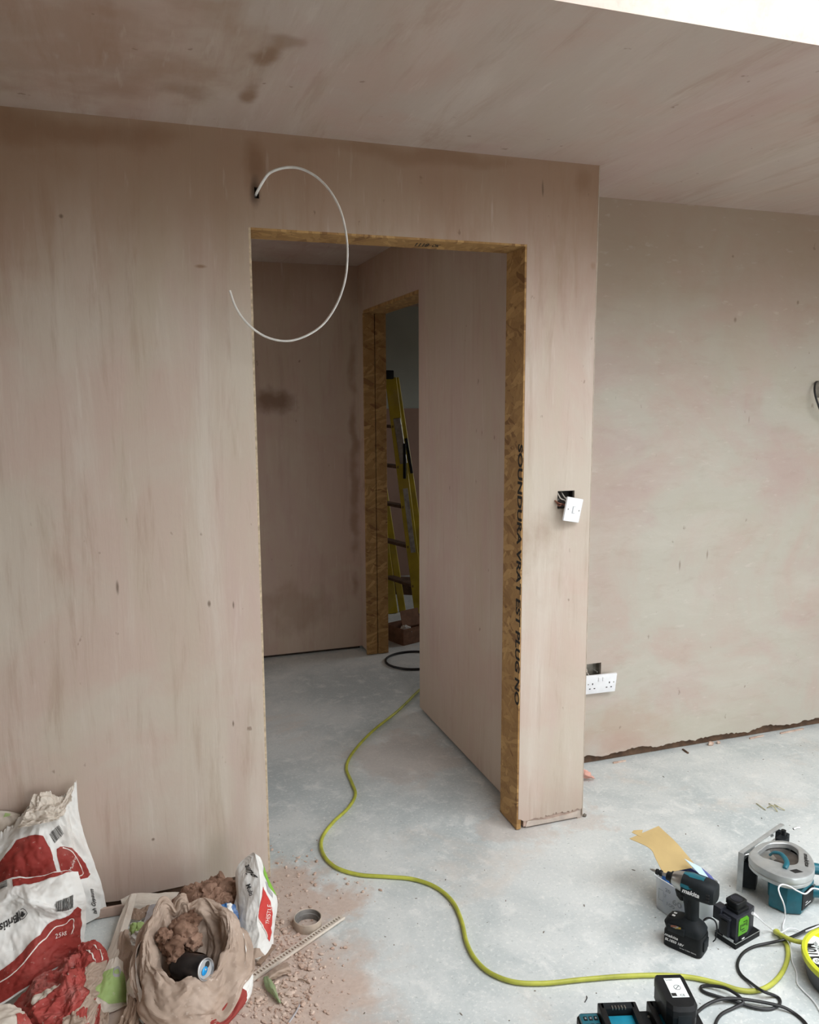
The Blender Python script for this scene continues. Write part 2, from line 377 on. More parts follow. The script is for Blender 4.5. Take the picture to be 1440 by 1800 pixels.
def sample(G, n, u, v, off):
    nv, nu, _ = G.shape; x = min(max(u, 0), 1)*(nu-1); y = min(max(v, 0), 1)*(nv-1)
    i, j = min(int(x), nu-2), min(int(y), nv-2); fx, fy = x-i, y-j
    bl = lambda A: A[j, i]*(1-fx)*(1-fy)+A[j, i+1]*fx*(1-fy)+A[j+1, i]*(1-fx)*fy+A[j+1, i+1]*fx*fy
    return Vector(bl(G)+bl(n)*off)
def decal(name, G, verts, faces, mat, parent, off=0.0014, sgn=None):
    """print lying on the grid G; verts in (u,v)"""
    nv, nu, _ = G.shape; n = normals(G)*(sgn or facing(G)); bm = B()
    V = [bm.verts.new((x, y, 0)) for x, y in verts]
    for q in faces:
        try: bm.faces.new([V[i] for i in q])
        except ValueError: pass
    for ax, N in ((0, nu), (1, nv)):
        lo = min(p[ax] for p in verts); hi = max(p[ax] for p in verts)
        for k in range(int(math.ceil(lo*(N-1))), int(hi*(N-1))+1):
            co = [0, 0, 0]; no = [0, 0, 0]; co[ax] = k/(N-1); no[ax] = 1
            bmesh.ops.bisect_plane(bm, geom=bm.verts[:]+bm.edges[:]+bm.faces[:], plane_co=co, plane_no=no, dist=1e-7)
    bmesh.ops.triangulate(bm, faces=bm.faces[:])
    for v in bm.verts: v.co = sample(G, n, v.co.x, v.co.y, off)
    me = bpy.data.meshes.new(name); bm.to_mesh(me); bm.free(); me.shade_smooth()
    return link(name, me, mat, parent)
def patch(name, G, poly, mat, parent, off=0.0012, sgn=None): return decal(name, G, poly, [tuple(range(len(poly)))], mat, parent, off, sgn)
def stripe(name, G, pts, w, mat, parent, off=0.002):
    P = np.array(smooth_path(pts, 6)); t = np.gradient(P, axis=0); nn = np.stack([-t[:, 1], t[:, 0]], 1); nn /= np.linalg.norm(nn, axis=1, keepdims=True)+1e-9
    A, C = P+nn*w/2, P-nn*w/2; v = [tuple(x) for x in A]+[tuple(x) for x in C]; k = len(A)
    return decal(name, G, v, [(i, i+1, k+i+1, k+i) for i in range(k-1)], mat, parent, off)
def uvtext(G, s, uv3, mat, parent, shear=0.0, bold=0.0, off=0.002, name='lettering'):
    o, a, b = [np.array(q) for q in uv3]; v, f = text2d(s, shear, bold); w, hh = v[:, 0].max(), v[:, 1].max()
    return decal(name, G, [tuple(o+(a-o)*x/w+(b-o)*y/hh) for x, y in v], f, mat, parent, off)
def barcode(G, uv3, mat, parent, n=16, seed=1, off=0.002):
    o, a, b = [np.array(q) for q in uv3]; rs = np.random.RandomState(seed); v = []; f = []; x = 0.0
    while x < 1:
        w = rs.choice([.02, .035, .05]); q = len(v)
        for (s, t) in ((x, 0), (min(1, x+w), 0), (min(1, x+w), 1), (x, 1)): v.append(tuple(o+(a-o)*s+(b-o)*t))
        f.append((q, q+1, q+2, q+3)); x += w+rs.choice([.02, .03, .05])
    o_ = decal('barcode', G, v, f, mat, parent, off); o_['kind'] = 'stuff'; return o_

# ------------------------------------------------------------------ the setting
def fl_grid():
    bm = B(); xs = np.linspace(-3.2, 4.4, 20); ys = np.linspace(-6.2, 4.6, 24)
    V = [[bm.verts.new((x, y, 0)) for x in xs] for y in ys]
    for j in range(len(ys)-1):
        for i in range(len(xs)-1): bm.faces.new((V[j][i], V[j][i+1], V[j+1][i+1], V[j+1][i]))
    return bm
struct(part('floor', fl_grid(), M_floor, smooth=False))
# ceiling with the rooflight opening
x0, x1, y0, y1 = ROOF
cx = [-3.2, x0, x1, 4.4]; cy = [-6.2, y0, y1, 4.6]
struct(part('ceiling', cells(cx, cy, lambda a, b: inr(a, b, ROOF), lambda a, b: (a, b, H), lambda a, b: (a, b, H+0.16)), M_ceil, smooth=False))
bm = cells([x0-0.05, x0, x1, x1+0.05], [y0-0.05, y0, y1+0.004, y1+0.05], lambda a, b: inr(a, b, (x0, x1, y0, y1+0.004)), lambda a, b: (a, b, H+0.012), lambda a, b: (a, b, H+0.5))
struct(part('trim_1', bm, M_upstand, smooth=False))          # white upstand round the rooflight

XL, XR, ZT, XP, YB, TJ = 0.370, 1.284, 2.099, 1.562, 0.385, 0.140
L = 0.018                                                     # lining board thickness
SW = (1.426, 1.494, 1.202, 1.266)                            # switch box hole
SK = (1.752, 1.871, 0.372, 0.462)                            # socket box hole
CB = (2.950, 3.022, 1.588, 1.664)                            # cable box hole
ZG = 0.075
EP = 0.0065
door = (XL-EP, XR+EP, -1, ZT+EP)
WH = (0.384, 0.398, 2.190, 2.222)
xs = [-3.2, XL-EP, WH[0], WH[1], XR+EP, SW[0], SW[1], XP]; zs = [ZG, SW[2], SW[3], ZT+EP, WH[2], WH[3], H]
hol = lambda a, b: inr(a, b, door, SW, WH)
wf = struct(part('wall_front', cells(xs, zs, hol, lambda a, b: (a, 0, b), lambda a, b: (a, TJ, b)), M_wall, smooth=False))
def ragged(name, xa, xb, zbase, amp, yf, mat, parent, seed, th=0.012, n=90, ztop=ZG):
    bm = B(); rs = np.random.RandomState(seed); fr = []; bk = []
    for i in range(n+1):
        x = xa+(xb-xa)*i/n
        z = zbase+amp*(mnoise.fractal(Vector((x*7+seed, seed, 0)), 1.0, 2.0, 5)*0.9+0.25*rs.uniform(-1, 1))
        z = min(max(z, 0.004), ztop-0.004)
        fr.append((bm.verts.new((x, yf, ztop)), bm.verts.new((x, yf, z)))); bk.append((bm.verts.new((x, yf+th, ztop)), bm.verts.new((x, yf+th, z))))
    for i in range(n):
        bm.faces.new((fr[i][0], fr[i+1][0], fr[i+1][1], fr[i][1])); bm.faces.new((fr[i][1], fr[i+1][1], bk[i+1][1], bk[i][1]))
        bm.faces.new((bk[i][0], bk[i][1], bk[i+1][1], bk[i+1][0]))
    for k in (0, n): bm.faces.new((fr[k][0], fr[k][1], bk[k][1], bk[k][0]))
    return part(name, bm, mat, parent, smooth=False)
ragged('plaster_edge', -3.2, XL-EP, 0.030, 0.012, 0.0, M_wall, wf, 3)
ragged('plaster_edge', XR+EP, XP, 0.040, 0.022, 0.0, M_wall, wf, 8, th=0.004, n=50)
bm = B(); box(bm, ((-3.2+XL-L)/2, 0.075, 0.0385), (3.2+XL-L, 0.12, 0.073)); part('sole_plate', bm, M_sole, wf, smooth=False)
bm = B(); box(bm, ((XR+L+XP)/2+0.006, 0.0725, 0.0415), (XP-XR-L-0.012, 0.135, 0.065)); part('board_edge', bm, M_board, wf, smooth=False)
bm = B(); prism(bm, [(1.322, 0.007), (1.41, 0.007), (1.50, 0.007), (1.553, 0.007), (1.553, 0.034), (1.50, 0.026), (1.41, 0.022), (1.33, 0.03)], 0, 0.002)
part('torn_paper', bm, M_paperedge, wf, smooth=False, M=Matrix(((1, 0, 0, 0), (0, 0, -1, 0.005), (0, 1, 0, 0), (0, 0, 0, 1))))
# corner bead seen as a fine ridge at the pier's free edge, and its open metal end
bm = B(); cyl(bm, (XP-0.001, 0.001, 0.012), (XP-0.001, 0.001, H-0.002), 0.0022, n=8); part('corner_bead', bm, plain('bead_plaster', hx('b5a798'), 0.7), wf)
# pier return and alcove wall
struct(part('trim_2', cells([0, YB], [0.0, H], lambda a, b: False, lambda a, b: (XP-0.02, a+0.004, b), lambda a, b: (XP-0.0005, a+0.004, b)), M_wall2, smooth=False))
wa = struct(part('wall_right', cells([XP-0.02, SK[0], SK[1], CB[0], CB[1], 4.4], [0.075, SK[2], SK[3], CB[2], CB[3], H], lambda a, b: inr(a, b, SK, CB), lambda a, b: (a, YB, b), lambda a, b: (a, YB+0.1, b)), M_wall2, smooth=False))
ragged('plaster_edge', XP, 4.4, 0.040, 0.016, YB, M_wall2, wa, 21, th=0.014, n=260)
bm = B(); box(bm, ((XP+4.4)/2, YB+0.065, 0.0385), (4.4-XP, 0.08, 0.073)); part('sole_plate', bm, M_sole, wa, smooth=False)

# the room behind the camera
gl1 = (-4.6, -2.4, 0.03, 2.05)
struct(part('wall_side', cells([-6.2, gl1[0], gl1[1], YB+0.1], [0, gl1[2], gl1[3], H], lambda a, b: inr(a, b, gl1), lambda a, b: (4.25, a, b), lambda a, b: (4.4, a, b)), M_wall2, smooth=False))
gl2 = (1.2, 3.2, 0.03, 2.15)
struct(part('wall_back', cells([-3.2, gl2[0], gl2[1], 4.4], [0, gl2[2], gl2[3], H], lambda a, b: inr(a, b, gl2), lambda a, b: (a, -6.05, b), lambda a, b: (a, -6.2, b)), M_wall2, smooth=False))
struct(part('wall_left', cells([-6.2, TJ], [0, H], lambda a, b: False, lambda a, b: (-3.05, a, b), lambda a, b: (-3.2, a, b)), M_wall, smooth=False))

# hall beyond the door opening
XC, XO, Y1, Y2, YC, Z2 = 1.338, 1.47, 1.226, 2.184, 2.3285, 2.091
fo = (Y1, Y2+L, -1, Z2+L)
wh = struct(part('wall_hall', cells([TJ, fo[0], fo[1], YC+0.1], [0.02, Z2+L, H], lambda a, b: inr(a, b, fo), lambda a, b: (XC, a, b), lambda a, b: (XO, a, b)), M_hall, smooth=False))
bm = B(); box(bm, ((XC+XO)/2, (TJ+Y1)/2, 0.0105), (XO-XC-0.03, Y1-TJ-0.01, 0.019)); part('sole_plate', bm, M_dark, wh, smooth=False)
we = struct(part('wall_hall_end', cells([-1.0, XC], [0.02, H], lambda a, b: False, lambda a, b: (a, YC, b), lambda a, b: (a, YC+0.1, b)), M_hall, smooth=False))
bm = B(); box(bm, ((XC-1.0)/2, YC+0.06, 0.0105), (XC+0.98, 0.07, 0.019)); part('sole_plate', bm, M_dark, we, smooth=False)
gl4 = (0.65, 1.55, 0.8, 2.0)  # unseen window opening, added to throw light on the hall walls
struct(part('wall_hall_left', cells([TJ, gl4[0], gl4[1], YC], [0.0, gl4[2], gl4[3], H], lambda a, b: inr(a, b, gl4), lambda a, b: (-0.9, a, b), lambda a, b: (-1.0, a, b)), M_hall, smooth=False))
# room beyond the hall
M_far = plain('grey_green_board', hx('a3a89e'), 0.8, var=0.06, scale=3); M_far2 = plain('brown_plaster', hx('967a6a'), 0.8, var=0.1, scale=3)
zf = 1.50
struct(part('wall_far_upper', cells([XC, 4.2], [zf, H], lambda a, b: False, lambda a, b: (a, 4.3, b), lambda a, b: (a, 4.4, b)), M_far, smooth=False))
struct(part('wall_far_lower', cells([XC, 4.2], [0, zf], lambda a, b: False, lambda a, b: (a, 4.285, b), lambda a, b: (a, 4.4, b)), M_far2, smooth=False))
gl3 = (1.9, 2.9, 1.1, 2.0)  # unseen window opening, added and enlarged to brighten the far room
struct(part('wall_far_side', cells([YB+0.1, gl3[0], gl3[1], 4.4], [0, gl3[2], gl3[3], H], lambda a, b: inr(a, b, gl3), lambda a, b: (4.05, a, b), lambda a, b: (4.2, a, b)), M_far2, smooth=False))
struct(part('wall_far_left', cells([YC+0.1, 4.4], [0, H], lambda a, b: False, lambda a, b: (XC, a, b), lambda a, b: (XO, a, b)), M_hall, smooth=False))

# strand-board linings of the two openings
d1 = bpy.data.objects.new('door_1', None); COL.objects.link(d1); struct(d1)
d1['label'] = 'strand board lining of the big door opening'
def board(name, c, s, mat, parent):
    bm = B(); box(bm, c, s, 0.0012, seg=1); return part(name, bm, mat, parent, smooth=False)
yf, yb2 = 0.0012, TJ+0.004
jl = board('jamb_board', (XL-L/2, (yf+yb2)/2, (ZT+L)/2+0.002), (L, yb2-yf, ZT+L-0.004), M_osb_edge, d1)
jr = board('jamb_board', (XR+L/2, (yf+yb2)/2, ZT/2+0.002), (L, yb2-yf, ZT-0.004), M_osb, d1)
hd = board('head_board', ((XL+XR+L)/2, (yf+yb2)/2, ZT+L/2), (XR-XL+L, yb2-yf, L), M_osb_h, d1)
M_ink = plain('black_ink', hx('1c1814'), 0.8, var=0.3, scale=200)
# stamped lettering running down the right board, and the joiner's pencil mark over the head
lettering('SOUNDURA VRAT EST PLUG NO', frame((XR-0.0006, 0.030, 1.435), (0, 0, -1), (0, -1, 0)), 0.95, 0.036, M_ink, jr, bold=0.03)
lettering('1118', frame((0.915, 0.052, ZT-0.0006), (1, 0, 0), (0, 1, 0)), 0.055, 0.055, M_ink, hd, shear=0.6, bold=0.03)
lettering('OK', frame((0.978, 0.056, ZT-0.0006), (1, 0, 0), (0, 1, 0)), 0.032, 0.045, M_ink, hd, shear=0.7, bold=0.03)
d2 = bpy.data.objects.new('door_2', None); COL.objects.link(d2); struct(d2)
d2['label'] = 'strand board lining of the far opening off the hall'
board('jamb_board', (1.3645, Y2+L/2, Z2/2+0.002), (0.067, L, Z2-0.004), M_osb_y, d2)
board('jamb_board', (1.4365, Y2+L/2, Z2/2+0.002), (0.067, L, Z2-0.004), M_osb_y, d2)
board('head_board', ((XC+XO)/2, (Y1+Y2+L)/2, Z2+L/2), (XO-XC+0.006, Y2+L-Y1, L), M_osb_h, d2)

# ------------------------------------------------------------------ materials of the things
M_white = plain('white_plastic', (0.80, 0.81, 0.83), 0.25, var=0.03)
M_slot = plain('dark_slot', (0.01, 0.01, 0.01), 0.6)
M_metal = plain('galvanised_steel', hx('8f8b82'), 0.4, 0.8, var=0.2)
M_copper = plain('brown_wire', hx('7a4a38'), 0.5); M_greyw = plain('grey_sheath', hx('b9b3aa'), 0.5)
M_blackc = plain('black_cable', (0.012, 0.012, 0.013), 0.45)
M_whitec = plain('white_cable', (0.75, 0.74, 0.71), 0.4)
M_lime = plain('lime_cable', hx('b2b548'), 0.5, var=0.18, scale=14, dust=0.4, dustc=hx('6f7426'))
M_blk = plain('black_plastic', (0.007, 0.008, 0.009), 0.5, var=0.3, dust=0.05, dustc=(0.10, 0.09, 0.08))
M_rub = plain('black_rubber', (0.009, 0.012, 0.014), 0.62, var=0.3, dust=0.10, dustc=(0.09, 0.09, 0.09))
for _m in (M_blk, M_rub): _m.node_tree.nodes['Principled BSDF'].inputs['Specular IOR Level'].default_value = 0.22
M_teal = plain('teal_plastic', hx('0f5f6e'), 0.38, var=0.12, dust=0.12, dustc=hx('6f8f92'))
M_teal2 = plain('bright_teal_plastic', hx('1f86a0'), 0.4, var=0.1)
M_alu = plain('cast_aluminium', hx('b4b8b8'), 0.36, 0.55, var=0.08, dust=0.25, dustc=hx('c9c6be'))
M_steel = plain('brushed_steel', hx('a9aaa8'), 0.28, 0.9, var=0.1)
M_blade = plain('saw_blade_steel', hx('6f6a66'), 0.32, 0.9, var=0.15)
M_plate = plain('scuffed_base_plate', hx('b0b3b2'), 0.4, 0.45, var=0.2, scale=18)
M_print = plain('white_print', (0.75, 0.76, 0.76), 0.5, var=0.03)
M_printk = plain('black_print', (0.012, 0.012, 0.012), 0.5)
M_gold = plain('brass_bit', hx('b39a4a'), 0.35, 0.7)

# ------------------------------------------------------------------ electrics on the walls
def back_box(name, rect, yf, depth, label, M_metal=M_metal):
    a, b, c, d = rect; t = thing(name, label, 'back box', ((a+b)/2, yf+depth, (c+d)/2))
    w, h = b-a-0.003, d-c-0.003; bm = B()
    box(bm, (0, 0.0, 0), (w, 0.0015, h))
    part('box_back', bm, M_metal, t, smooth=False)
    for s in (-1, 1):
        bm = B(); box(bm, (s*(w/2-0.0008), -depth/2+0.004, 0), (0.0015, depth-0.01, h)); part('box_side', bm, M_metal, t, smooth=False)
        bm = B(); box(bm, (0, -depth/2+0.004, s*(h/2-0.0008)), (w-0.0034, depth-0.01, 0.0015)); part('box_side', bm, M_metal, t, smooth=False)
        bm = B(); cyl(bm, (s*(w/2-0.009), -depth+0.012, 0.0), (s*(w/2-0.009), -0.001, 0.0), 0.0035, n=10); part('fixing_lug', bm, M_steel, t)
    return t
back_box('metal_back_box', SW, 0.0, 0.034, 'metal switch box sunk in the pier, showing loose wires', plain('dark_box_steel', hx('2c2622'), 0.6, 0.3))
back_box('metal_back_box', SK, YB, 0.036, 'metal box behind the white double socket in the alcove')
back_box('metal_back_box', CB, YB, 0.030, 'metal box with black cable at right end of alcove wall')

# light switch hanging off its box by the wires
sw = thing('light_switch', 'white single light switch hanging crooked by its wires from the pier', 'light switch', (1.471, -0.03, 1.201), rot=(R_(4), R_(11), R_(20)))
bm = B(); box(bm, (0, 0, 0), (0.086, 0.008, 0.086), 0.003); part('plate', bm, M_white, sw)
bm = B(); box(bm, (0, -0.0055, 0), (0.012, 0.005, 0.022), 0.001); part('rocker', bm, M_white, sw)
bm = B(); box(bm, (0, -0.0045, 0), (0.015, 0.0012, 0.025)); part('rocker_shade_frame', bm, plain('shaded_plastic', (0.45, 0.46, 0.48), 0.3), sw)  # grey frame: shade round the rocker put into the plastic colour
for s in (-1, 1):
    bm = B(); cyl(bm, (s*0.030, -0.0048, 0), (s*0.030, -0.003, 0), 0.0026, n=12); part('screw', bm, M_metal, sw)
bm = B(); box(bm, (0, 0.009, 0), (0.046, 0.013, 0.040), 0.002); part('switch_body', bm, M_white, sw)
for k, (mat, a, b, c) in enumerate(((M_copper, (-0.016, 0.016, 0.012), (-0.045, 0.030, 0.005), (-0.040, 0.060, 0.030)), (M_greyw, (-0.010, 0.016, 0.014), (-0.044, 0.028, 0.032), (-0.030, 0.062, 0.052)), (M_copper, (-0.014, 0.016, 0.002), (-0.050, 0.026, 0.014), (-0.045, 0.060, 0.022)), (M_greyw, (0.004, 0.016, 0.012), (-0.02, 0.034, 0.040), (-0.008, 0.064, 0.056)))):
    bm = B(); tube(bm, [a, ((a[0]+b[0])/2, b[1]*0.8, (a[2]+b[2])/2+0.004), b, c], 0.0022, 8, 6); part('wire', bm, mat, sw)

# double socket hanging in front of its box
so = thing('double_socket', 'white double plug socket hanging loose low on the alcove wall', 'plug socket', (1.853, YB-0.026, 0.379), rot=(R_(9), R_(0), R_(-3)))
bm = B(); box(bm, (0, 0, 0), (0.147, 0.011, 0.087), 0.0035); part('plate', bm, M_white, so)
for s in (-1, 1):
    bm = B(); box(bm, (s*0.010, -0.0065, 0.024), (0.011, 0.004, 0.019), 0.001); part('rocker', bm, M_white, so)
    bm = B(); cyl(bm, (s*0.0603, -0.0062, 0.004), (s*0.0603, -0.004, 0.004), 0.0027, n=12); part('screw', bm, M_metal, so)
    for (dx, dz, w, h) in ((0, 0.004, 0.0045, 0.008), (-0.011, -0.018, 0.0075, 0.0042), (0.011, -0.018, 0.0075, 0.0042)):
        bm = B(); box(bm, (s*0.040+dx, -0.0055, dz), (w, 0.0012, h)); part('pin_slot', bm, M_slot, so, smooth=False)
for k in range(3):
    bm = B(); tube(bm, [(-0.05+k*0.006, 0.006, 0.02), (-0.056, 0.020, 0.046), (-0.062+k*0.004, 0.034, 0.055), (-0.064+k*0.003, 0.052, 0.060)], 0.0022, 8, 6); part('wire', bm, M_copper if k == 1 else M_greyw, so)

# cables
bm = B(); tube(bm, [(0.391, 0.055, 2.196), (0.391, -0.004, 2.206)]+[(0.416, -0.03, 2.247), (0.436, -0.05, 2.26), (0.471, -0.07, 2.267), (0.509, -0.09, 2.261), (0.552, -0.11, 2.235), (0.587, -0.13, 2.192), (0.613, -0.14, 2.138), (0.626, -0.15, 2.068), (0.628, -0.15, 2.003), (0.619, -0.15, 1.938), (0.596, -0.14, 1.873), (0.559, -0.13, 1.818), (0.514, -0.12, 1.785), (0.463, -0.11, 1.767), (0.414, -0.1, 1.77), (0.371, -0.09, 1.789), (0.332, -0.08, 1.825), (0.308, -0.07, 1.866), (0.295, -0.06, 1.911)], 0.0044, 10, 5, flat=0.72)
tag(part('white_cable', bm, M_whitec), 'stiff white cable curling out of the wall above the door opening', 'cable')
bm = B(); tube(bm, [(2.989, 0.41, 1.669), (2.943, 0.38, 1.655), (2.919, 0.36, 1.627), (2.913, 0.345, 1.594), (2.924, 0.34, 1.561), (2.942, 0.34, 1.53), (2.985, 0.35, 1.497)], 0.0045, 10, 6)
tag(part('black_cable', bm, M_blackc), 'short black cable coming out of the wall box at far right', 'cable')

# lime extension lead from the hall to the reel
hose = [(1.559, 1.634, 0.0), (1.413, 1.466, 0.0), (1.225, 1.241, 0.0), (1.03, 1.038, 0.0), (0.885, 0.848, 0.0), (0.814, 0.704, 0.0), (0.8, 0.564, 0.0), (0.787, 0.455, 0.0), (0.731, 0.358, 0.0), (0.648, 0.27, 0.0), (0.585, 0.174, 0.0), (0.567, 0.074, 0.0), (0.589, -0.018, 0.0), (0.651, -0.086, 0.0), (0.738, -0.13, 0.0), (0.815, -0.171, 0.0), (0.871, -0.237, 0.0), (0.895, -0.326, 0.0), (0.886, -0.425, 0.0), (0.862, -0.522, -0.0), (0.857, -0.597, 0.0), (0.874, -0.664, 0.0), (0.923, -0.719, 0.0), (1.002, -0.751, 0.0), (1.097, -0.77, 0.0), (1.208, -0.795, 0.0), (1.315, -0.827, 0.0), (1.391, -0.863, 0.0), (1.445, -0.906, -0.0), (1.483, -0.946, 0.0), (1.525, -0.963, 0.0), (1.579, -0.957, 0.0), (1.64, -0.931, 0.0), (1.698, -0.891, 0.0), (1.738, -0.848, 0.0), (1.752, -0.816, 0.0), (1.761, -0.786, 0.0)]
hose = [(x, y, 0.008) for x, y, z in hose]+[(1.749, -0.789, 0.012), (1.741, -0.812, 0.022), (1.743, -0.841, 0.028), (1.751, -0.863, 0.032), (1.763, -0.88, 0.036)]
bm = B(); tube(bm, hose, 0.0064, 12, 8)
tag(part('extension_lead', bm, M_lime), 'long lime green lead snaking from the hall across the floor', 'cable')

# black charger lead: loop, crossing and coil
c1 = [(1.935, -0.803, 0.006), (1.861, -0.811, 0.012), (1.792, -0.826, 0.016), (1.735, -0.837, 0.022), (1.693, -0.821, 0.01), (1.648, -0.814, 0.005), (1.597, -0.827, 0.005), (1.553, -0.857, 0.005), (1.532, -0.893, 0.005), (1.531, -0.935, 0.008), (1.525, -0.983, 0.022), (1.559, -0.992, 0.006), (1.562, -1.007, 0.005), (1.544, -1.022, 0.005), (1.51, -1.025, 0.005), (1.475, -1.008, 0.006), (1.44, -0.973, 0.007), (1.401, -0.932, 0.006), (1.389, -0.911, 0.005), (1.399, -0.898, 0.005), (1.422, -0.911, 0.01), (1.445, -0.935, 0.015), (1.457, -0.967, 0.016), (1.456, -0.99, 0.012), (1.425, -0.991, 0.005), (1.379, -0.999, 0.005), (1.343, -1.021, 0.005), (1.309, -1.058, 0.005)]
tag(part('charger_lead', (lambda b: (tube(b, c1, 0.0042, 10, 7), b)[1])(B()), M_blackc), 'black lead looping between laser level and battery charger', 'cable')
c2 = [(1.316, -0.976, 0.006), (1.36, -0.96, 0.005), (1.398, -0.962, 0.013), (1.439, -0.974, 0.016), (1.492, -0.999, 0.013), (1.539, -1.033, 0.012), (1.561, -1.056, 0.005), (1.563, -1.091, 0.005), (1.55, -1.132, 0.005)]
tag(part('charger_lead', (lambda b: (tube(b, c2, 0.0042, 10, 7), b)[1])(B()), M_blackc), 'black lead leaving the charger towards the lower right corner', 'cable')
# white usb lead
c3 = [(1.665, -0.789, 0.088), (1.68, -0.791, 0.075), (1.722, -0.778, 0.035), (1.751, -0.776, 0.01), (1.742, -0.807, 0.024), (1.758, -0.81, 0.024), (1.793, -0.794, 0.016), (1.817, -0.796, 0.01), (1.826, -0.813, 0.01), (1.845, -0.824, 0.02), (1.893, -0.827, 0.03)]
bm = B(); tube(bm, c3, 0.0022, 8, 7)
usb = tag(part('usb_lead', bm, M_white), 'thin white lead plugged into the green laser level', 'cable')
bm = B(); p0, p1 = Vector(c3[0]), Vector(c3[1]); dd = (p1-p0).normalized(); cyl(bm, p0-dd*0.006, p0+dd*0.016, 0.0048, 0.0036, 12); part('usb_plug', bm, M_white, usb)
c4 = [(1.94, -0.784, 0.1), (1.908, -0.788, 0.115), (1.887, -0.782, 0.118), (1.848, -0.796, 0.118), (1.824, -0.789, 0.128), (1.809, -0.772, 0.136), (1.792, -0.76, 0.138), (1.774, -0.766, 0.134), (1.771, -0.775, 0.12), (1.778, -0.781, 0.1), (1.798, -0.771, 0.065), (1.82, -0.752, 0.02), (1.803, -0.764, 0.007), (1.781, -0.786, 0.01), (1.754, -0.825, 0.024), (1.747, -0.846, 0.02), (1.735, -0.866, 0.006), (1.707, -0.9, 0.004), (1.684, -0.94, 0.004), (1.655, -0.972, 0.004), (1.648, -1.0, 0.004), (1.645, -1.034, 0.004), (1.633, -1.069, 0.004), (1.599, -1.138, 0.004)]
bm = B(); tube(bm, c4, 0.0022, 8, 7)
tag(part('usb_lead', bm, M_white), 'white lead draped over the circular saw and down to the floor', 'cable')

# ------------------------------------------------------------------ impact driver
dv = thing('impact_driver', 'black and teal cordless impact driver standing on its battery', 'power tool', (1.466, -0.741, 0), R_(122))
bm = B()
ring_loft(bm, [sell((0, 0, 0.000), (0.053, 0, 0), (0, 0.034, 0), 6, 32), sell((0, 0, 0.003), (0.0565, 0, 0), (0, 0.0365, 0), 6, 32), sell((0, 0, 0.046), (0.0565, 0, 0), (0, 0.0365, 0), 6, 32), sell((-0.002, 0, 0.052), (0.0545, 0, 0), (0, 0.0355, 0), 6, 32), sell((-0.004, 0, 0.060), (0.052, 0, 0), (0, 0.034, 0), 5, 32)])
bp = part('battery_pack', bm, M_blk, dv)
bm = B(); box(bm, (-0.058, 0, 0.032), (0.004, 0.036, 0.030), 0.001); part('release_button', bm, M_rub, bp)
lettering('makita', frame((0.050, 0.0369, 0.0345), (-1, 0, 0), (0, 0, 1)), 0.040, 0.0085, M_print, bp, shear=0.25, bold=0.02)
lettering('BL1850 18V', frame((0.048, 0.0369, 0.021), (-1, 0, 0), (0, 0, 1)), 0.056, 0.008, M_print, bp, shear=0.2, bold=0.02)
lettering('Li-ion 5.0Ah 90Wh', frame((0.004, 0.0369, 0.0125), (-1, 0, 0), (0, 0, 1)), 0.048, 0.0035, M_print, bp)
bm = B()
ring_loft(bm, [sell((0.000, 0, 0.058), (0.054, 0, 0), (0, 0.036, 0), 5, 32), sell((0.002, 0, 0.070), (0.057, 0, 0), (0, 0.0375, 0), 4.5, 32), sell((0.0, 0, 0.081), (0.050, 0, 0), (0, 0.034, 0), 3.6, 32), sell((-0.008, 0, 0.090), (0.032, 0, 0), (0, 0.026, 0), 2.6, 32), sell((-0.012, 0, 0.098), (0.022, 0, 0), (0, 0.019, 0), 2.4, 32)])
bh = part('foot_housing', bm, M_rub, dv)
bm = B(); box(bm, (0.036, 0, 0.0835), (0.024, 0.028, 0.006), 0.002); cp = part('control_panel', bm, M_blk, bh)
for s in (-1, 1):
    bm = B(); box(bm, (0.036, s*0.007, 0.0868), (0.009, 0.007, 0.0014), 0.0004); part('panel_button', bm, M_print, cp if False else bh)
bm = B(); box(bm, (0.016, 0.039, 0.066), (0.050, 0.008, 0.020), 0.002); part('bit_holder', bm, M_rub, dv)
for k in range(3):
    bm = B(); cyl(bm, (0.002+k*0.006, 0.0425, 0.079), (0.018+k*0.006, 0.0425, 0.0745), 0.0028, n=6); part('spare_bit', bm, (M_gold, M_steel, M_copper)[k], dv)
bm = B(); tube(bm, [(-0.036, -0.036, 0.078), (-0.045, -0.048, 0.084), (-0.062, -0.052, 0.082), (-0.071, -0.050, 0.066), (-0.070, -0.048, 0.030), (-0.064, -0.046, 0.018)], 0.0034, 8, 6, flat=0.5); part('belt_hook', bm, M_blk, dv)
bm = B()
ring_loft(bm, [sell((-0.013, 0, 0.092), (0.021, 0, 0), (0, 0.018, 0), 2.6, 28), sell((-0.014, 0, 0.110), (0.0195, 0, 0), (0, 0.0165, 0), 2.5, 28), sell((-0.012, 0, 0.135), (0.021, 0, 0), (0, 0.0175, 0), 2.5, 28), sell((-0.009, 0, 0.158), (0.0235, 0, 0), (0, 0.0185, 0), 2.5, 28), sell((-0.006, 0, 0.176), (0.032, 0, 0), (0, 0.022, 0), 2.6, 28)])
hd_ = part('handle', bm, M_rub, dv)
bm = B(); box(bm, (-0.012, 0.0172, 0.130), (0.009, 0.003, 0.058), 0.001); part('grip_rib', bm, M_blk, hd_)
bm = B(); ring_loft(bm, [sell((0.016, 0, 0.143), (0.006, 0, 0), (0, 0.009, 0), 3, 16), sell((0.022, 0, 0.152), (0.010, 0, 0), (0, 0.010, 0), 3, 16), sell((0.024, 0, 0.168), (0.013, 0, 0), (0, 0.011, 0), 3, 16)]); part('trigger', bm, M_blk, dv)
bm = B(); box(bm, (0.010, 0, 0.170), (0.010, 0.050, 0.008), 0.002); part('direction_switch', bm, M_blk, dv)
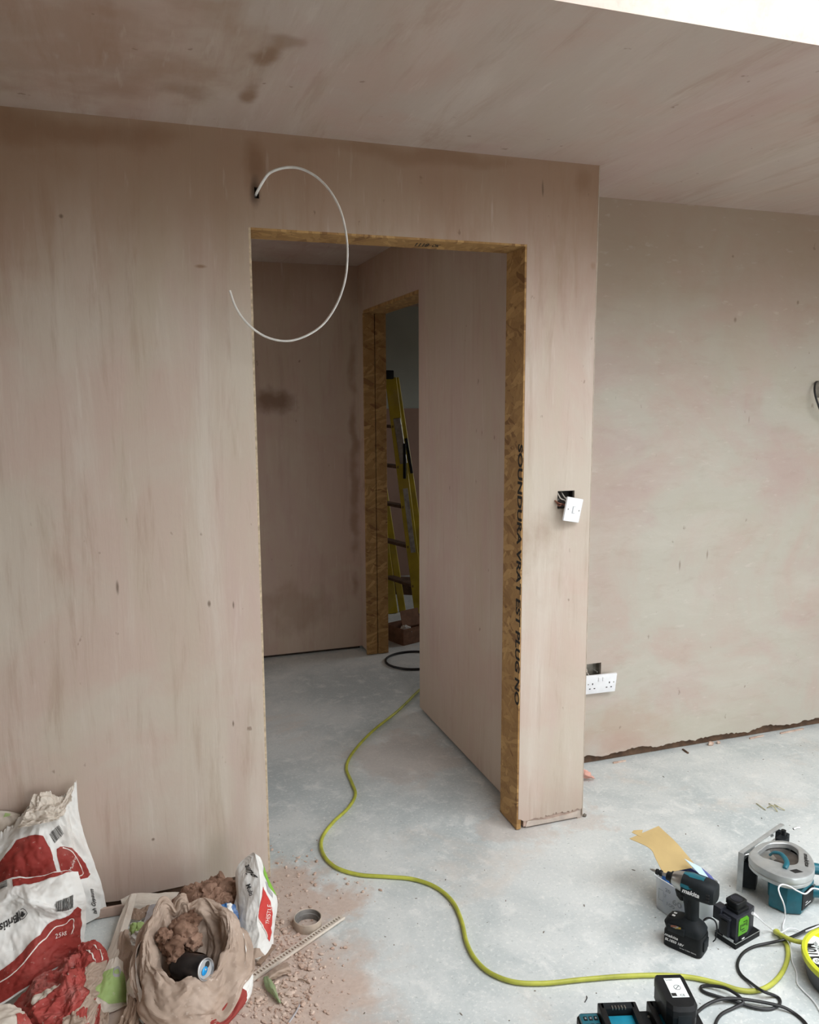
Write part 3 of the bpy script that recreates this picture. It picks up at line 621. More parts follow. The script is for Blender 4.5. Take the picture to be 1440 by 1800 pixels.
bm = B(); A = lambda x, z, ry, rz_, e=2.8: sell((x, 0, z), (0, ry, 0), (0, 0, rz_), e, 32)
ring_loft(bm, [A(-0.083, 0.196, 0.018, 0.020), A(-0.080, 0.197, 0.027, 0.027), A(-0.070, 0.198, 0.032, 0.031), A(-0.045, 0.198, 0.0335, 0.0325), A(-0.012, 0.198, 0.033, 0.0325), A(0.012, 0.199, 0.030, 0.030)])
mh = part('motor_housing', bm, M_rub, dv)
bm = B(); arc = lambda x, r, rz_, t0, t1, n=12: [Vector((x, r*math.sin(t), 0.198+rz_*math.cos(t))) for t in np.linspace(t0, t1, n)]
ring_loft(bm, [arc(-0.046, 0.0342, 0.0338, -0.75, 0.75), arc(-0.030, 0.0344, 0.034, -1.2, 1.2), arc(-0.010, 0.0344, 0.0342, -1.5, 1.5), arc(0.013, 0.0315, 0.0315, -1.5, 1.5)], cap=False, close=False)
part('top_cover', bm, M_teal, dv)
bm = B()
ring_loft(bm, [A(0.010, 0.199, 0.0295, 0.0295, 2), A(0.016, 0.199, 0.029, 0.029, 2), A(0.036, 0.199, 0.024, 0.024, 2), A(0.046, 0.199, 0.0175, 0.0175, 2)]); part('hammer_case', bm, M_steel, dv)
bm = B()
ring_loft(bm, [A(0.043, 0.199, 0.0185, 0.0185, 2), A(0.050, 0.199, 0.018, 0.018, 2), A(0.052, 0.199, 0.0135, 0.0135, 2), A(0.063, 0.199, 0.0125, 0.0125, 2)]); part('nose_bumper', bm, M_blk, dv)
bm = B(); cyl(bm, (0.060, 0, 0.199), (0.082, 0, 0.199), 0.0050, n=6); part('bit_shank', bm, M_steel, dv)
bm = B(); ring_loft(bm, [A(0.078, 0.199, 0.0075, 0.0075, 2), A(0.080, 0.199, 0.0088, 0.0088, 2), A(0.0855, 0.199, 0.0088, 0.0088, 2), A(0.0865, 0.199, 0.0072, 0.0072, 2), A(0.090, 0.199, 0.0072, 0.0072, 2), A(0.091, 0.199, 0.0086, 0.0086, 2), A(0.097, 0.199, 0.008, 0.008, 2)]); part('bit_collar', bm, M_blk, dv)
bm = B(); cyl(bm, (0.095, 0, 0.199), (0.108, 0, 0.199), 0.0045, 0.0040, 8); cyl(bm, (0.1075, 0, 0.199), (0.116, 0, 0.199), 0.0040, 0.0012, 8); part('screw_bit', bm, M_steel, dv)
lettering('makita', frame((0.006, 0.0342, 0.1875), (-1, 0, 0.0), (0, 0, 1)), 0.050, 0.0135, M_print, mh, shear=0.25, bold=0.03)
for k in range(3):
    bm = B(); box(bm, (-0.066, 0.0315, 0.205-k*0.009), (0.010, 0.004, 0.0035), 0.001); part('vent_slot', bm, M_slot, mh)

# ------------------------------------------------------------------ plastic tub and the carton in it
k = NM('cloudy_plastic', 0.35); k.b.inputs['Base Color'].default_value = (0.86, 0.89, 0.90, 1); k.b.inputs['Transmission Weight'].default_value = 0.62; k.b.inputs['IOR'].default_value = 1.25; k.b.inputs['Roughness'].default_value = 0.28; M_tub = k.m
tub = thing('plastic_tub', 'cloudy clear plastic tub holding an open carton, behind the driver', 'tub', (1.5705, -0.603, 0), R_(14))
TX, TY, TH = 0.070, 0.072, 0.112
bm = B()
prof = [(0.90, 0.0), (0.93, 0.003), (0.985, TH-0.006), (1.03, TH-0.005), (1.04, TH), (0.985, TH), (0.965, TH-0.006), (0.905, 0.006), (0.88, 0.0035)]
V = ring_loft(bm, [sell((0, 0, z), (TX*s, 0, 0), (0, TY*s, 0), 9, 48) for s, z in prof])
part('tub_shell', bm, M_tub, tub)
M_greyp = plain('grey_print', hx('8f9497'), 0.5)
mt = frame((-0.0605, 0.030, 0.086), (0, -1, 0), (0.04, 0, 1))
def tl(s, a, b, h, w):
    lettering(s, frame((-0.0658-b*0.045, 0.058-a, b), (0, -1, 0), (-0.045, 0, 1)), w, h, M_greyp, tub, bold=0.02)
tl('60', 0.062, 0.052, 0.018, 0.034); tl('100', 0.040, 0.036, 0.011, 0.030); tl('20', 0.034, 0.080, 0.011, 0.020); tl('.7', 0.030, 0.058, 0.010, 0.008)
bm = B()
for (y, z, w, h) in ((0.042, 0.060, 0.001, 0.034), (0.026, 0.056, 0.001, 0.034), (0.034, 0.076, 0.017, 0.001), (0.034, 0.040, 0.017, 0.001)):
    box(bm, (-0.0663-z*0.045, y+0.006, z), (0.0006, w, h))
o = part('printed_frame', bm, M_greyp, tub, smooth=False); o['kind'] = 'stuff'

M_kraft = plain('kraft_card', hx('b59c69'), 0.8, var=0.06, scale=12); M_blue = plain('blue_card', hx('1c5fa8'), 0.45); M_pale = plain('pale_blue_card', hx('b9d3ea'), 0.4, var=0.05); M_green = plain('green_card', hx('2f7d3a'), 0.45); M_violet = plain('violet_card', hx('5a62a0'), 0.5)
ct = thing('open_carton', 'blue screw carton with raised kraft lid, sitting inside the plastic tub', 'carton', (1.5705, -0.603, 0.006), R_(14))
def slab(name, pts, mat, t=0.0012):
    bm = B(); P = [Vector(p) for p in pts]; nrm = (P[1]-P[0]).cross(P[2]-P[0]).normalized()*t
    a = [bm.verts.new(p) for p in P]; b = [bm.verts.new(p-nrm) for p in P]; n = len(P)
    bm.faces.new(a); bm.faces.new(list(reversed(b)))
    for i in range(n): bm.faces.new((a[i], b[i], b[(i+1) % n], a[(i+1) % n]))
    return part(name, bm, mat, ct, smooth=False)
bx0, bx1, by0, by1, bz = -0.046, 0.052, -0.046, 0.056, 0.108
slab('carton_side', [(bx0, by0, 0), (bx0, by1, 0), (bx0, by1, bz+0.004), (bx0, by0, bz-0.012)], M_blue)
slab('carton_side', [(bx1, by0, 0), (bx1, by1, 0), (bx1, by1, bz), (bx1, by0, bz)], M_violet)
slab('carton_side', [(bx0, by0, 0), (bx1, by0, 0), (bx1, by0, bz-0.006), (bx0, by0, bz-0.010)], M_green)
slab('carton_side', [(bx0, by1, 0), (bx1, by1, 0), (bx1, by1, bz), (bx0, by1, bz)], M_blue)
# lid: bends twice as it rises towards the wall
inv = (Matrix.Translation((1.5705, -0.603, 0.006)) @ Matrix.Rotation(R_(14), 4, 'Z')).inverted()
W = lambda p_: inv @ Vector(p_)
l0, l1 = W((1.511, -0.566, 0.118)), W((1.634, -0.572, 0.118))
l2, l3 = W((1.507, -0.497, 0.165)), W((1.606, -0.498, 0.168))
l4, l5 = W((1.459, -0.456, 0.185)), W((1.589, -0.429, 0.19))
rows = []
for a, b in ((l0, l1), ((l0+l2)/2+Vector((-0.001, 0, 0.004)), (l1+l3)/2), (l2, l3), (l4, l5)): rows.append([a, (a*2+b)/3, (a+b*2)/3, b])
G = net([[tuple(q) for q in r] for r in rows], 20, 24); lid = sheet('lid_flap', G, M_kraft, ct, 0.0016)
bm = B(); q0 = l4*0.45+l5*0.55-(l4-l2)*0.22; q1 = l4*0.75+l5*0.25-(l4-l2)*0.22; up = (l4-l2)*0.42
pts = [q0, q0+up*0.55, q0*0.45+q1*0.55+up*0.95, q1+up*0.80, q1+up*0.1]
slab('tuck_tab', [tuple(p_) for p_ in (q1, q1+up*0.95+Vector((-.004, .004, .003)), q1*0.6+q0*0.4+up*1.35, q0+up*0.9)], M_kraft)
slab('side_flap', [tuple(W(p_)) for p_ in [(1.589, -0.565, 0.15), (1.629, -0.595, 0.13), (1.628, -0.64, 0.115), (1.612, -0.627, 0.118)]], M_pale)
slab('side_flap', [tuple(W(p_)) for p_ in [(1.63, -0.598, 0.13), (1.642, -0.628, 0.118), (1.636, -0.666, 0.112), (1.628, -0.645, 0.112)]], M_violet)
pk = thing('card_packet', 'blue and green packet poking out of the tub beside the driver nose', 'packet', (1.515, -0.622, 0.05), R_(14))
bm = B(); box(bm, (0, 0, 0.028), (0.004, 0.075, 0.060), 0.001); part('packet_front', bm, M_blue, pk)
bm = B(); box(bm, (-0.0024, -0.022, 0.036), (0.0006, 0.028, 0.04)); part('green_label', bm, M_green, pk, smooth=False)
lettering('Cut', frame((-0.0027, 0.034, 0.036), (0, -1, 0), (0, 0, 1)), 0.026, 0.012, M_print, pk, bold=0.02)

# ------------------------------------------------------------------ laser level
ll = thing('laser_level', 'black cross line laser level with a bright green front panel', 'laser level', (1.592, -0.803, 0), R_(13.5))
Mg = plain('green_panel', hx('569c1c'), 0.4, var=0.05)
M_lb = plain('navy_black_plastic', (0.012, 0.014, 0.021), 0.5, var=0.2)
M_line = plain('grey_moulding_line', (0.30, 0.32, 0.30), 0.5)
bm = B(); box(bm, (0.0575, 0.036, 0.0085), (0.115, 0.072, 0.017), 0.002); lb = part('base_plate', bm, M_blk, ll)
bm = B(); box(bm, (0.0575, 0.036, 0.0178), (0.1165, 0.0735, 0.0010), 0.0003); part('base_line', bm, M_line, lb)
bm = B(); box(bm, (0.0575, 0.036, 0.0186), (0.1135, 0.0705, 0.0014), 0.0004); part('base_top', bm, M_blk, lb)
bm = B(); prism(bm, [(0.004, 0.004), (0.062, 0.004), (0.084, 0.010), (0.104, 0.016), (0.104, 0.066), (0.012, 0.068), (0.004, 0.058)], 0.0185, 0.094, 0.004); lbd = part('body', bm, M_lb, ll)
# green panel on the near long face
bm = B(); prism(bm, [(0.014, 0.036), (0.054, 0.036), (0.060, 0.044), (0.060, 0.080), (0.052, 0.088), (0.020, 0.088), (0.014, 0.080)], 0, 0.0022, M=Matrix(((1, 0, 0, 0), (0, 0, -1, 0.0045), (0, 1, 0, 0), (0, 0, 0, 1))))
gp = part('green_panel', bm, Mg, ll)
bm = B(); box(bm, (0.037, 0.0035, 0.027), (0.034, 0.003, 0.017), 0.001); part('battery_cover', bm, M_blk, ll)
bm = B(); box(bm, (0.036, 0.0016, 0.0225), (0.012, 0.002, 0.004), 0.0005); part('indicator_light', bm, M_print, ll)
mt = frame((0.026, 0.0021, 0.062), (1, 0, 0), (0, 0, 1)); lettering('HUEPAR', mt, 0.022, 0.0075, M_printk, gp, bold=0.02)
bm = B()
for (x, z, w, h) in ((0.022, 0.062, 0.0018, 0.016), (0.052, 0.066, 0.0018, 0.016), (0.031, 0.053, 0.018, 0.0016), (0.043, 0.075, 0.018, 0.0016), (0.037, 0.0455, 0.014, 0.001)): box(bm, (x, 0.0018, z), (w, 0.0008, h))
o = part('panel_emblem', bm, M_printk, gp, smooth=False); o['kind'] = 'stuff'
# window frames on the short face, top lens housing
bm = B(); prism(bm, [(0.022, 0.026), (0.054, 0.026), (0.054, 0.082), (0.046, 0.088), (0.022, 0.088)], 0, 0.010, 0.002, M=Matrix(((0, 0, -1, 0.005), (1, 0, 0, 0), (0, 1, 0, 0), (0, 0, 0, 1)))); part('lens_housing', bm, M_lb, ll)
bm = B(); box(bm, (-0.006, 0.038, 0.052), (0.0015, 0.020, 0.046), 0.0005); part('lens_window', bm, M_slot, ll)
bm = B(); box(bm, (-0.004, 0.037, 0.083), (0.010, 0.038, 0.006), 0.0015); part('window_hood', bm, M_line if False else M_lb, ll)
bm = B(); box(bm, (-0.002, 0.024, 0.0235), (0.004, 0.034, 0.007), 0.001); part('switch_bar', bm, M_alu, ll)
bm = B(); prism(bm, [(-0.004, 0.052), (0.022, 0.052), (0.026, 0.058), (0.026, 0.078), (-0.004, 0.078)], 0.060, 0.102, 0.002); part('side_lens_housing', bm, M_lb, ll)
bm = B(); box(bm, (0.048, 0.036, 0.099), (0.052, 0.046, 0.011), 0.002); part('turret_base', bm, M_blk, ll)
bm = B(); ring_loft(bm, [sell((0.046, 0.037, 0.104), (0.0215, 0, 0), (0, 0.0185, 0), 7, 28), sell((0.046, 0.037, 0.112), (0.0215, 0, 0), (0, 0.0185, 0), 7, 28), sell((0.046, 0.037, 0.1125), (0.0245, 0, 0), (0, 0.0215, 0), 7, 28), sell((0.046, 0.037, 0.124), (0.0245, 0, 0), (0, 0.0215, 0), 7, 28), sell((0.046, 0.037, 0.1265), (0.022, 0, 0), (0, 0.019, 0), 6, 28)]); part('turret_cap', bm, M_blk, ll)
bm = B(); lathe(bm, [(0.0, 0.1272), (0.010, 0.1272), (0.0102, 0.1266), (0.0145, 0.1266), (0.0147, 0.1278), (0.0165, 0.1278), (0.0167, 0.126)], 28, M=Matrix.Translation((0.046, 0.037, 0))); part('cap_ring', bm, M_lb, ll)
bm = B(); box(bm, (0.104, 0.040, 0.072), (0.010, 0.030, 0.018), 0.002); part('port_cover', bm, M_blk, ll)

# ------------------------------------------------------------------ circular saw lying on its side
PN = math.atan2(0.100, 0.265)
cs = thing('circular_saw', 'teal cordless circular saw lying on its side by the laser level', 'power tool', (1.797, -0.573, 0), PN)
# local: x along the base plate, -y towards the room, z up
TM = lambda z: None
bm = B(); yz = Matrix(((1, 0, 0, 0), (0, 0, 1, 0), (0, 1, 0, 0), (0, 0, 0, 1)))
V = cells([0, 0.012, 0.036, 0.10, 0.268, 0.28], [0.0, 0.012, 0.028, 0.075, 0.092, 0.124, 0.136], lambda a, b: inr(a, b, (0.012, 0.036, 0.028, 0.075), (0.10, 0.268, 0.092, 0.124)), lambda a, b: (a, 0.0, b), lambda a, b: (a, 0.004, b))
bpz = part('base_plate', V, M_plate, cs, smooth=False)
bm = B(); box(bm, (0.14, -0.005, 0.1345), (0.28, 0.012, 0.004), 0.001); part('plate_lip', bm, M_plate, bpz)
bm = B(); box(bm, (0.0015, -0.007, 0.068), (0.003, 0.016, 0.136), 0.001); part('plate_lip', bm, M_plate, bpz)
for (x, z) in ((0.02, 0.10), (0.02, 0.018), (0.09, 0.11), (0.21, 0.118)):
    bm = B(); box(bm, (x, -0.003, z), (0.012, 0.006, 0.007), 0.001); part('scale_mark', bm, M_alu, bpz)
# brackets between plate and guard
bm = B(); box(bm, (0.245, -0.022, 0.112), (0.018, 0.042, 0.030), 0.003); part('depth_bracket', bm, M_rub, cs)
bm = B(); cyl(bm, (0.225, -0.034, 0.118), (0.225, -0.034, 0.146), 0.008, n=14); part('bracket_knob', bm, M_blk, cs)
bm = B(); box(bm, (0.205, -0.040, 0.120), (0.040, 0.030, 0.020), 0.004); part('depth_bracket', bm, M_rub, cs)
bm = B(); tube(bm, [(0.250, -0.055, 0.150), (0.262, -0.060, 0.152), (0.270, -0.066, 0.152)], 0.004, 10, 4); part('lever', bm, M_steel, cs)
bm = B(); cyl(bm, (0.030, -0.012, 0.105), (0.030, -0.030, 0.105), 0.010, n=16); part('bevel_knob', bm, M_blk, cs)
bm = B(); tube(bm, [(0.012, -0.006, 0.120), (0.024, -0.016, 0.126), (0.050, -0.028, 0.122)], 0.005, 10, 4); part('bevel_bracket', bm, M_steel, cs)
bm = B(); prism(bm, [(0.010, 0.0), (0.090, 0.0), (0.070, -0.030), (0.030, -0.045)], 0.012, 0.100, 0.004); part('bevel_quadrant', bm, M_rub, cs)
# guard: a flat silver ring with the window, over the blade
GC = (0.046, -0.112, 0.118)
Ms = (Matrix.Translation(cs.location) @ Matrix.Rotation(PN, 4, 'Z')).inverted()
og = [Ms @ Vector(q) for q in [(1.798, -0.611, 0.15), (1.832, -0.588, 0.15), (1.887, -0.568, 0.15), (1.941, -0.569, 0.15), (1.982, -0.59, 0.15), (1.994, -0.631, 0.15), (1.984, -0.676, 0.15), (1.957, -0.721, 0.15), (1.92, -0.753, 0.15), (1.876, -0.767, 0.15), (1.834, -0.761, 0.15), (1.804, -0.735, 0.15), (1.788, -0.694, 0.15), (1.784, -0.65, 0.15)]]
wg = [Ms @ Vector(q) for q in [(1.834, -0.613, 0.15), (1.863, -0.599, 0.15), (1.904, -0.584, 0.15), (1.94, -0.59, 0.15), (1.966, -0.606, 0.15), (1.968, -0.639, 0.15), (1.941, -0.671, 0.15), (1.908, -0.7, 0.15), (1.877, -0.699, 0.15), (1.86, -0.68, 0.15), (1.845, -0.658, 0.15), (1.831, -0.639, 0.15)]]
def closed_curve(P, n=56):
    k = len(P); Q = np.array([tuple(p)[:2] for p in P]); out = []
    for i in range(n):
        t = i/n*k; j = int(t); f = t-j; a_, b_, c_, d_ = [Q[(j+m_) % k] for m_ in (-1, 0, 1, 2)]
        out.append(.5*((2*b_)+(c_-a_)*f+(2*a_-5*b_+4*c_-d_)*f*f+(3*b_-a_-3*c_+d_)*f**3))
    return np.array(out)
def by_angle(C, c, n=72):
    d = C-c; an = np.arctan2(d[:, 1], d[:, 0]); o_ = np.argsort(an); an = an[o_]; r = np.hypot(d[:, 0], d[:, 1])[o_]
    t = np.linspace(-math.pi, math.pi, n, endpoint=False); rr = np.interp(t, np.concatenate([an-2*math.pi, an, an+2*math.pi]), np.tile(r, 3)); return t, rr
oc, wc = closed_curve(og, 160), closed_curve(wg, 160); cw = wc.mean(0)
t_, ro = by_angle(oc, cw); _, ri = by_angle(wc, cw)
def gring(k_, z, src=None): return [Vector((cw[0]+r*math.cos(t)*k_, cw[1]+r*math.sin(t)*k_, z)) for t, r in zip(t_, ro if src is None else src)]
bm = B(); ring_loft(bm, [gring(0.93, 0.110), gring(0.98, 0.113), gring(0.985, 0.122), gring(0.965, 0.124), gring(0.965, 0.127), gring(1.0, 0.129), gring(1.0, 0.141), gring(0.985, 0.147), gring(0.93, 0.150), gring(1.04, 0.1502, ri), gring(1.0, 0.1485, ri), gring(1.0, 0.134, ri)], cap=False)
gd = part('blade_guard', bm, M_alu, cs, ang=28)
bm = B(); box(bm, (0, 0, 0), (0.020, 0.012, 0.030), 0.002, M=Matrix.Translation(Ms @ Vector((1.82, -0.731, 0.133)))); part('guard_clip', bm, M_alu, gd)
bm = B(); lathe(bm, [(0.0, 0.1325), (0.074, 0.1325), (0.074, 0.1305), (0.0, 0.1305)], 56, M=Matrix.Translation((cw[0]-0.004, cw[1]+0.002, 0))); part('saw_blade', bm, M_blade, cs)
bm = B(); prism(bm, [(GC[0]+r*math.cos(t), GC[1]+r*math.sin(t)) for r, t in [(0.070, a) for a in np.linspace(0.95, 1.95, 9)]+[(0.022, 1.9), (0.022, 1.0)]], 0.133, 0.1345); part('lower_guard', bm, M_steel, cs)
bm = B(); lathe(bm, [(0.0, 0.140), (0.010, 0.140), (0.016, 0.138), (0.018, 0.133)], 20, M=Matrix.Translation((GC[0]-0.004, GC[1]+0.002, 0))); part('blade_bolt', bm, M_blade, cs)
bm = B(); tube(bm, [Ms @ Vector(q) for q in [(1.873, -0.623, 0.14), (1.877, -0.633, 0.153), (1.884, -0.652, 0.16), (1.879, -0.676, 0.161), (1.865, -0.701, 0.159), (1.846, -0.713, 0.153)]], [0.006, 0.007, 0.0075, 0.008, 0.008, 0.0065], 12, 6, flat=0.7); part('guard_lever', bm, M_teal, cs)
lq = [Ms @ Vector(q) for q in [(1.968, -0.665, 0.151), (1.916, -0.724, 0.151), (1.989, -0.669, 0.151)]]
lettering('makita', frame(lq[0], lq[1]-lq[0], lq[2]-lq[0]), (lq[1]-lq[0]).length, 0.0125, M_printk, gd, shear=0.25, bold=0.03)
bm = B(); prism(bm, [tuple((Ms @ Vector(q))[:2]) for q in [(1.854, -0.724, 0.15), (1.879, -0.726, 0.15), (1.887, -0.745, 0.15), (1.859, -0.742, 0.15)]][::-1], 0.1496, 0.1508); part('guard_slot', bm, M_slot, gd, smooth=False)
# motor and battery below, handle to the right
bm = B(); cyl(bm, (GC[0]+0.012, GC[1]-0.004, 0.018), (GC[0]+0.012, GC[1]-0.004, 0.114), 0.040, 0.046, 28); part('motor_housing', bm, M_teal, cs)
bm = B(); cyl(bm, (GC[0]+0.012, GC[1]-0.004, 0.090), (GC[0]+0.012, GC[1]-0.004, 0.113), 0.052, 0.056, 28); part('gear_case', bm, M_rub, cs)
bm = B(); prism(bm, [(-0.004, -0.105), (0.060, -0.098), (0.122, -0.124), (0.120, -0.186), (0.030, -0.192), (0.0, -0.160)], 0.003, 0.088, 0.008, M=None); mb = part('battery_mount', bm, M_teal, cs)
bm = B(); box(bm, (0.066, -0.1920, 0.046), (0.072, 0.006, 0.056), 0.002, M=None); lp = part('label_panel', bm, M_blk, cs)
for (x, z, w) in ((0.078, 0.066, 0.030), (0.066, 0.030, 0.036), (0.056, 0.038, 0.014)):
    bm = B(); box(bm, (x, -0.1953, z), (w, 0.0008, 0.0014)); part('printed_line', bm, M_print, lp, smooth=False)
for z in (0.022, 0.068):
    bm = B(); cyl(bm, (0.112, -0.184, z), (0.112, -0.193, z), 0.0045, n=12); part('case_screw', bm, M_steel, cs)
bm = B(); tube(bm, [(0.100, -0.120, 0.060), (0.140, -0.130, 0.072), (0.180, -0.150, 0.080), (0.205, -0.185, 0.074), (0.190, -0.220, 0.060), (0.150, -0.222, 0.048), (0.118, -0.180, 0.040)], [0.020, 0.019, 0.018, 0.017, 0.017, 0.018, 0.018, 0.018], 16, 7); part('rear_handle', bm, M_teal, cs)
bm = B(); box(bm, (0.165, -0.120, 0.104), (0.036, 0.030, 0.030), 0.007); part('front_handle', bm, M_teal, cs)
bm = B(); box(bm, (0.172, -0.106, 0.118), (0.026, 0.036, 0.020), 0.006); part('front_grip', bm, M_rub, cs)

# ------------------------------------------------------------------ cable reel
rl = thing('cable_reel', 'round black and yellow ten metre cable reel at the right edge', 'cable reel', (1.812, -1.030, 0), R_(0))
M_yel = plain('yellow_rim', hx('c8cf2e'), 0.4, var=0.06); M_yel2 = plain('lime_label', hx('cfe000'), 0.5, var=0.04); M_lab = plain('white_label', (0.80, 0.86, 0.85), 0.4, var=0.02)
M_drum = plain('grey_drum', hx('4a4c52'), 0.5)
bm = B(); lathe(bm, [(0.0, 0.0), (0.122, 0.0), (0.130, 0.004), (0.143, 0.060), (0.0, 0.060)], 72); part('drum', bm, M_drum, rl)
bm = B(); lathe(bm, [(0.139, 0.058), (0.1465, 0.060), (0.1475, 0.068), (0.1455, 0.0745), (0.138, 0.0765), (0.133, 0.0745), (0.131, 0.070)], 72); part('rim', bm, M_yel, rl)
bm = B(); lathe(bm, [(0.0, 0.0705), (0.132, 0.0705)], 72); face = part('label', bm, M_lab, rl)
def sector(a0, a1, r0, r1, z, n=16): return [(r1*math.cos(t), r1*math.sin(t)) for t in np.linspace(a0, a1, n)]+[(r0*math.cos(t), r0*math.sin(t)) for t in np.linspace(a1, a0, n)]
rp_ = lambda q: (q[0]-rl.location.x, q[1]-rl.location.y)
def onrim(p_, r=0.1312):
    l_ = math.hypot(*p_); return (p_[0]*r/l_, p_[1]*r/l_)
def face_poly(name, pts, mat, z=0.0707):
    bm = B(); V = [bm.verts.new((x, y, z)) for x, y in pts]; f = bm.faces.new(V); bmesh.ops.triangulate(bm, faces=[f]); part(name, bm, mat, face, smooth=False)
b0, b1, b2, b3 = [rp_(q) for q in [(1.688, -0.964, 0.071), (1.755, -0.986, 0.071), (1.709, -1.045, 0.071), (1.68, -1.017, 0.071)]]
b0 = onrim(b0); a0 = math.atan2(b0[1], b0[0]); face_poly('label_band', [b1]+[(0.1312*math.cos(t), 0.1312*math.sin(t)) for t in np.linspace(a0, a0+1.0, 24)]+[b2], M_printk)
y0_, y1_, y2_ = [rp_(q) for q in [(1.774, -0.893, 0.071), (1.783, -0.915, 0.071), (1.801, -0.942, 0.071)]]
y0_ = onrim(y0_); a0 = math.atan2(y0_[1], y0_[0]); face_poly('label_band', [y1_, y0_]+[(0.1312*math.cos(t), 0.1312*math.sin(t)) for t in np.linspace(a0, a0-0.9, 24)][1:]+[y2_], M_yel2)
def rlt(s_, o_, a_, h_, mat, **kw):
    o_, a_, h_ = Vector(o_), Vector(a_), Vector(h_); o_ = o_-rl.location; a_ = a_-rl.location; h_ = h_-rl.location
    x = a_-o_; y = h_-o_; M = Matrix(((x.x, y.x, 0, o_.x), (x.y, y.y, 0, o_.y), (0, 0, 1, 0.0712), (0, 0, 0, 1))); lettering(s_, M, 1.0, 1.0, mat, face, **kw)
rlt('10M', *[(1.723, -0.97, 0.071), (1.747, -0.931, 0.071), (1.697, -0.958, 0.071)], M_printk, bold=0.03)
rlt('CABLE REEL', *[(1.746, -0.963, 0.071), (1.76, -0.925, 0.071), (1.734, -0.964, 0.071)], M_printk, bold=0.01)
dc = rp_((1.702, -0.991, 0.071)); bm = B(); lathe(bm, [(0.0, 0.0710), (0.013, 0.0710)], 32, M=Matrix.Translation((dc[0], dc[1], 0))); part('label_disc', bm, M_lab, face)
rlt('S2', *[(1.704, -0.995, 0.071), (1.708, -0.985, 0.071), (1.693, -0.994, 0.071)], M_printk, bold=0.02)
bm = B(); box(bm, (0.02, 0.0, 0.076), (0.06, 0.05, 0.010), 0.003); part('winding_hub', bm, M_blk, rl)

# ------------------------------------------------------------------ twin battery charger with one battery
WA = math.atan2(-0.28, 0.96)
ch = thing('battery_charger', 'black twin port battery charger with teal slots, front of the scene', 'charger', (0.995, -0.918, 0), WA)
# local: x along the width, -y towards the camera
bm = B(); prism(bm, [(0.0, -0.012), (0.012, 0.0), (0.30, 0.0), (0.31, -0.012), (0.31, -0.20), (0.0, -0.20)], 0.0, 0.050, 0.004); part('charger_body', bm, M_blk, ch)
bm = B(); prism(bm, [(0.004, -0.016), (0.050, -0.016), (0.050, -0.19), (0.004, -0.19)], 0.048, 0.062, 0.004); pn = part('display_panel', bm, M_teal, ch)
for r in range(4):
    for c in range(3):
        bm = B(); box(bm, (0.016+c*0.013, -0.034-r*0.024, 0.0624), (0.009, 0.013, 0.0018), 0.0004); part('charge_icon', bm, M_slot if (r+c) % 2 else M_blk, pn)
        if r < 3:
            bm = B(); box(bm, (0.016+c*0.013, -0.034-r*0.024, 0.0636), (0.004, 0.005, 0.0008)); part('icon_mark', bm, M_greyp, pn, smooth=False)
def bay(x0, x1):
    bm = B(); box(bm, (x0+0.006, -0.100, 0.062), (0.016, 0.196, 0.034), 0.003); part('bay_rail', bm, M_blk, ch)
    bm = B(); box(bm, (x1-0.006, -0.100, 0.062), (0.016, 0.196, 0.034), 0.003); part('bay_rail', bm, M_blk, ch)
    bm = B(); box(bm, ((x0+x1)/2, -0.013, 0.062), (x1-x0-0.006, 0.022, 0.034), 0.003); part('terminal_block', bm, M_rub, ch)
    for k in range(5):
        bm = B(); box(bm, ((x0+x1)/2-0.016+k*0.008, -0.021, 0.0785), (0.003, 0.010, 0.005), 0.0005); part('terminal_fin', bm, M_metal, ch)
    bm = B(); box(bm, ((x0+x1)/2, -0.112, 0.056), (x1-x0-0.024, 0.168, 0.012), 0.001); s = part('slot_floor', bm, M_teal2, ch)
    for k in (-1, 1):
        bm = B(); box(bm, ((x0+x1)/2+k*0.012, -0.062, 0.0625), (0.014, 0.004, 0.002), 0.0004); part('slot_mark', bm, M_pale, s)
    for k in (-1, 0, 1):
        bm = B(); box(bm, ((x0+x1)/2+k*0.016, -0.13, 0.0622), (0.002, 0.12, 0.001)); part('slot_rib', bm, M_teal, s, smooth=False)
bay(0.056, 0.150); bay(0.182, 0.282)
bm = B(); box(bm, (0.166, -0.104, 0.053), (0.026, 0.188, 0.008), 0.002); part('centre_panel', bm, M_rub, ch)
for q in ((0.178, -0.03), (0.180, -0.085), (0.176, -0.13)):
    bm = B(); cyl(bm, (q[0], q[1], 0.056), (q[0], q[1], 0.0585), 0.004, n=12); part('panel_screw', bm, M_metal, ch)
bt = thing('charging_battery', 'black tool battery with a white sticker seated on the charger', 'battery', (ch.location.x+0.238*math.cos(WA)+0.002*math.sin(WA), ch.location.y+0.238*math.sin(WA)-0.002*math.cos(WA), 0.0815), WA-R_(1))
bm = B()
bt_sec = lambda z, s, y0_, y1_: [Vector((x*0.0375*s, y, z)) for x, y in ((-0.86, y1_), (0.86, y1_), (1, y1_-0.012), (1, y0_+0.022), (0.72, y0_+0.004), (0.4, y0_), (-0.4, y0_), (-0.72, y0_+0.004), (-1, y0_+0.022), (-1, y1_-0.012))]
ring_loft(bm, [bt_sec(0.0, 0.97, -0.104, 0.012), bt_sec(0.004, 1.0, -0.107, 0.014), bt_sec(0.034, 1.0, -0.107, 0.014), bt_sec(0.036, 1.02, -0.110, 0.015), bt_sec(0.052, 1.02, -0.108, 0.015), bt_sec(0.060, 0.94, -0.100, 0.010)])
bb = part('battery_case', bm, M_blk, bt, ang=25)
bm = B(); box(bm, (0.004, -0.036, 0.0603), (0.042, 0.066, 0.0008)); stk = part('sticker', bm, M_lab, bb, smooth=False)
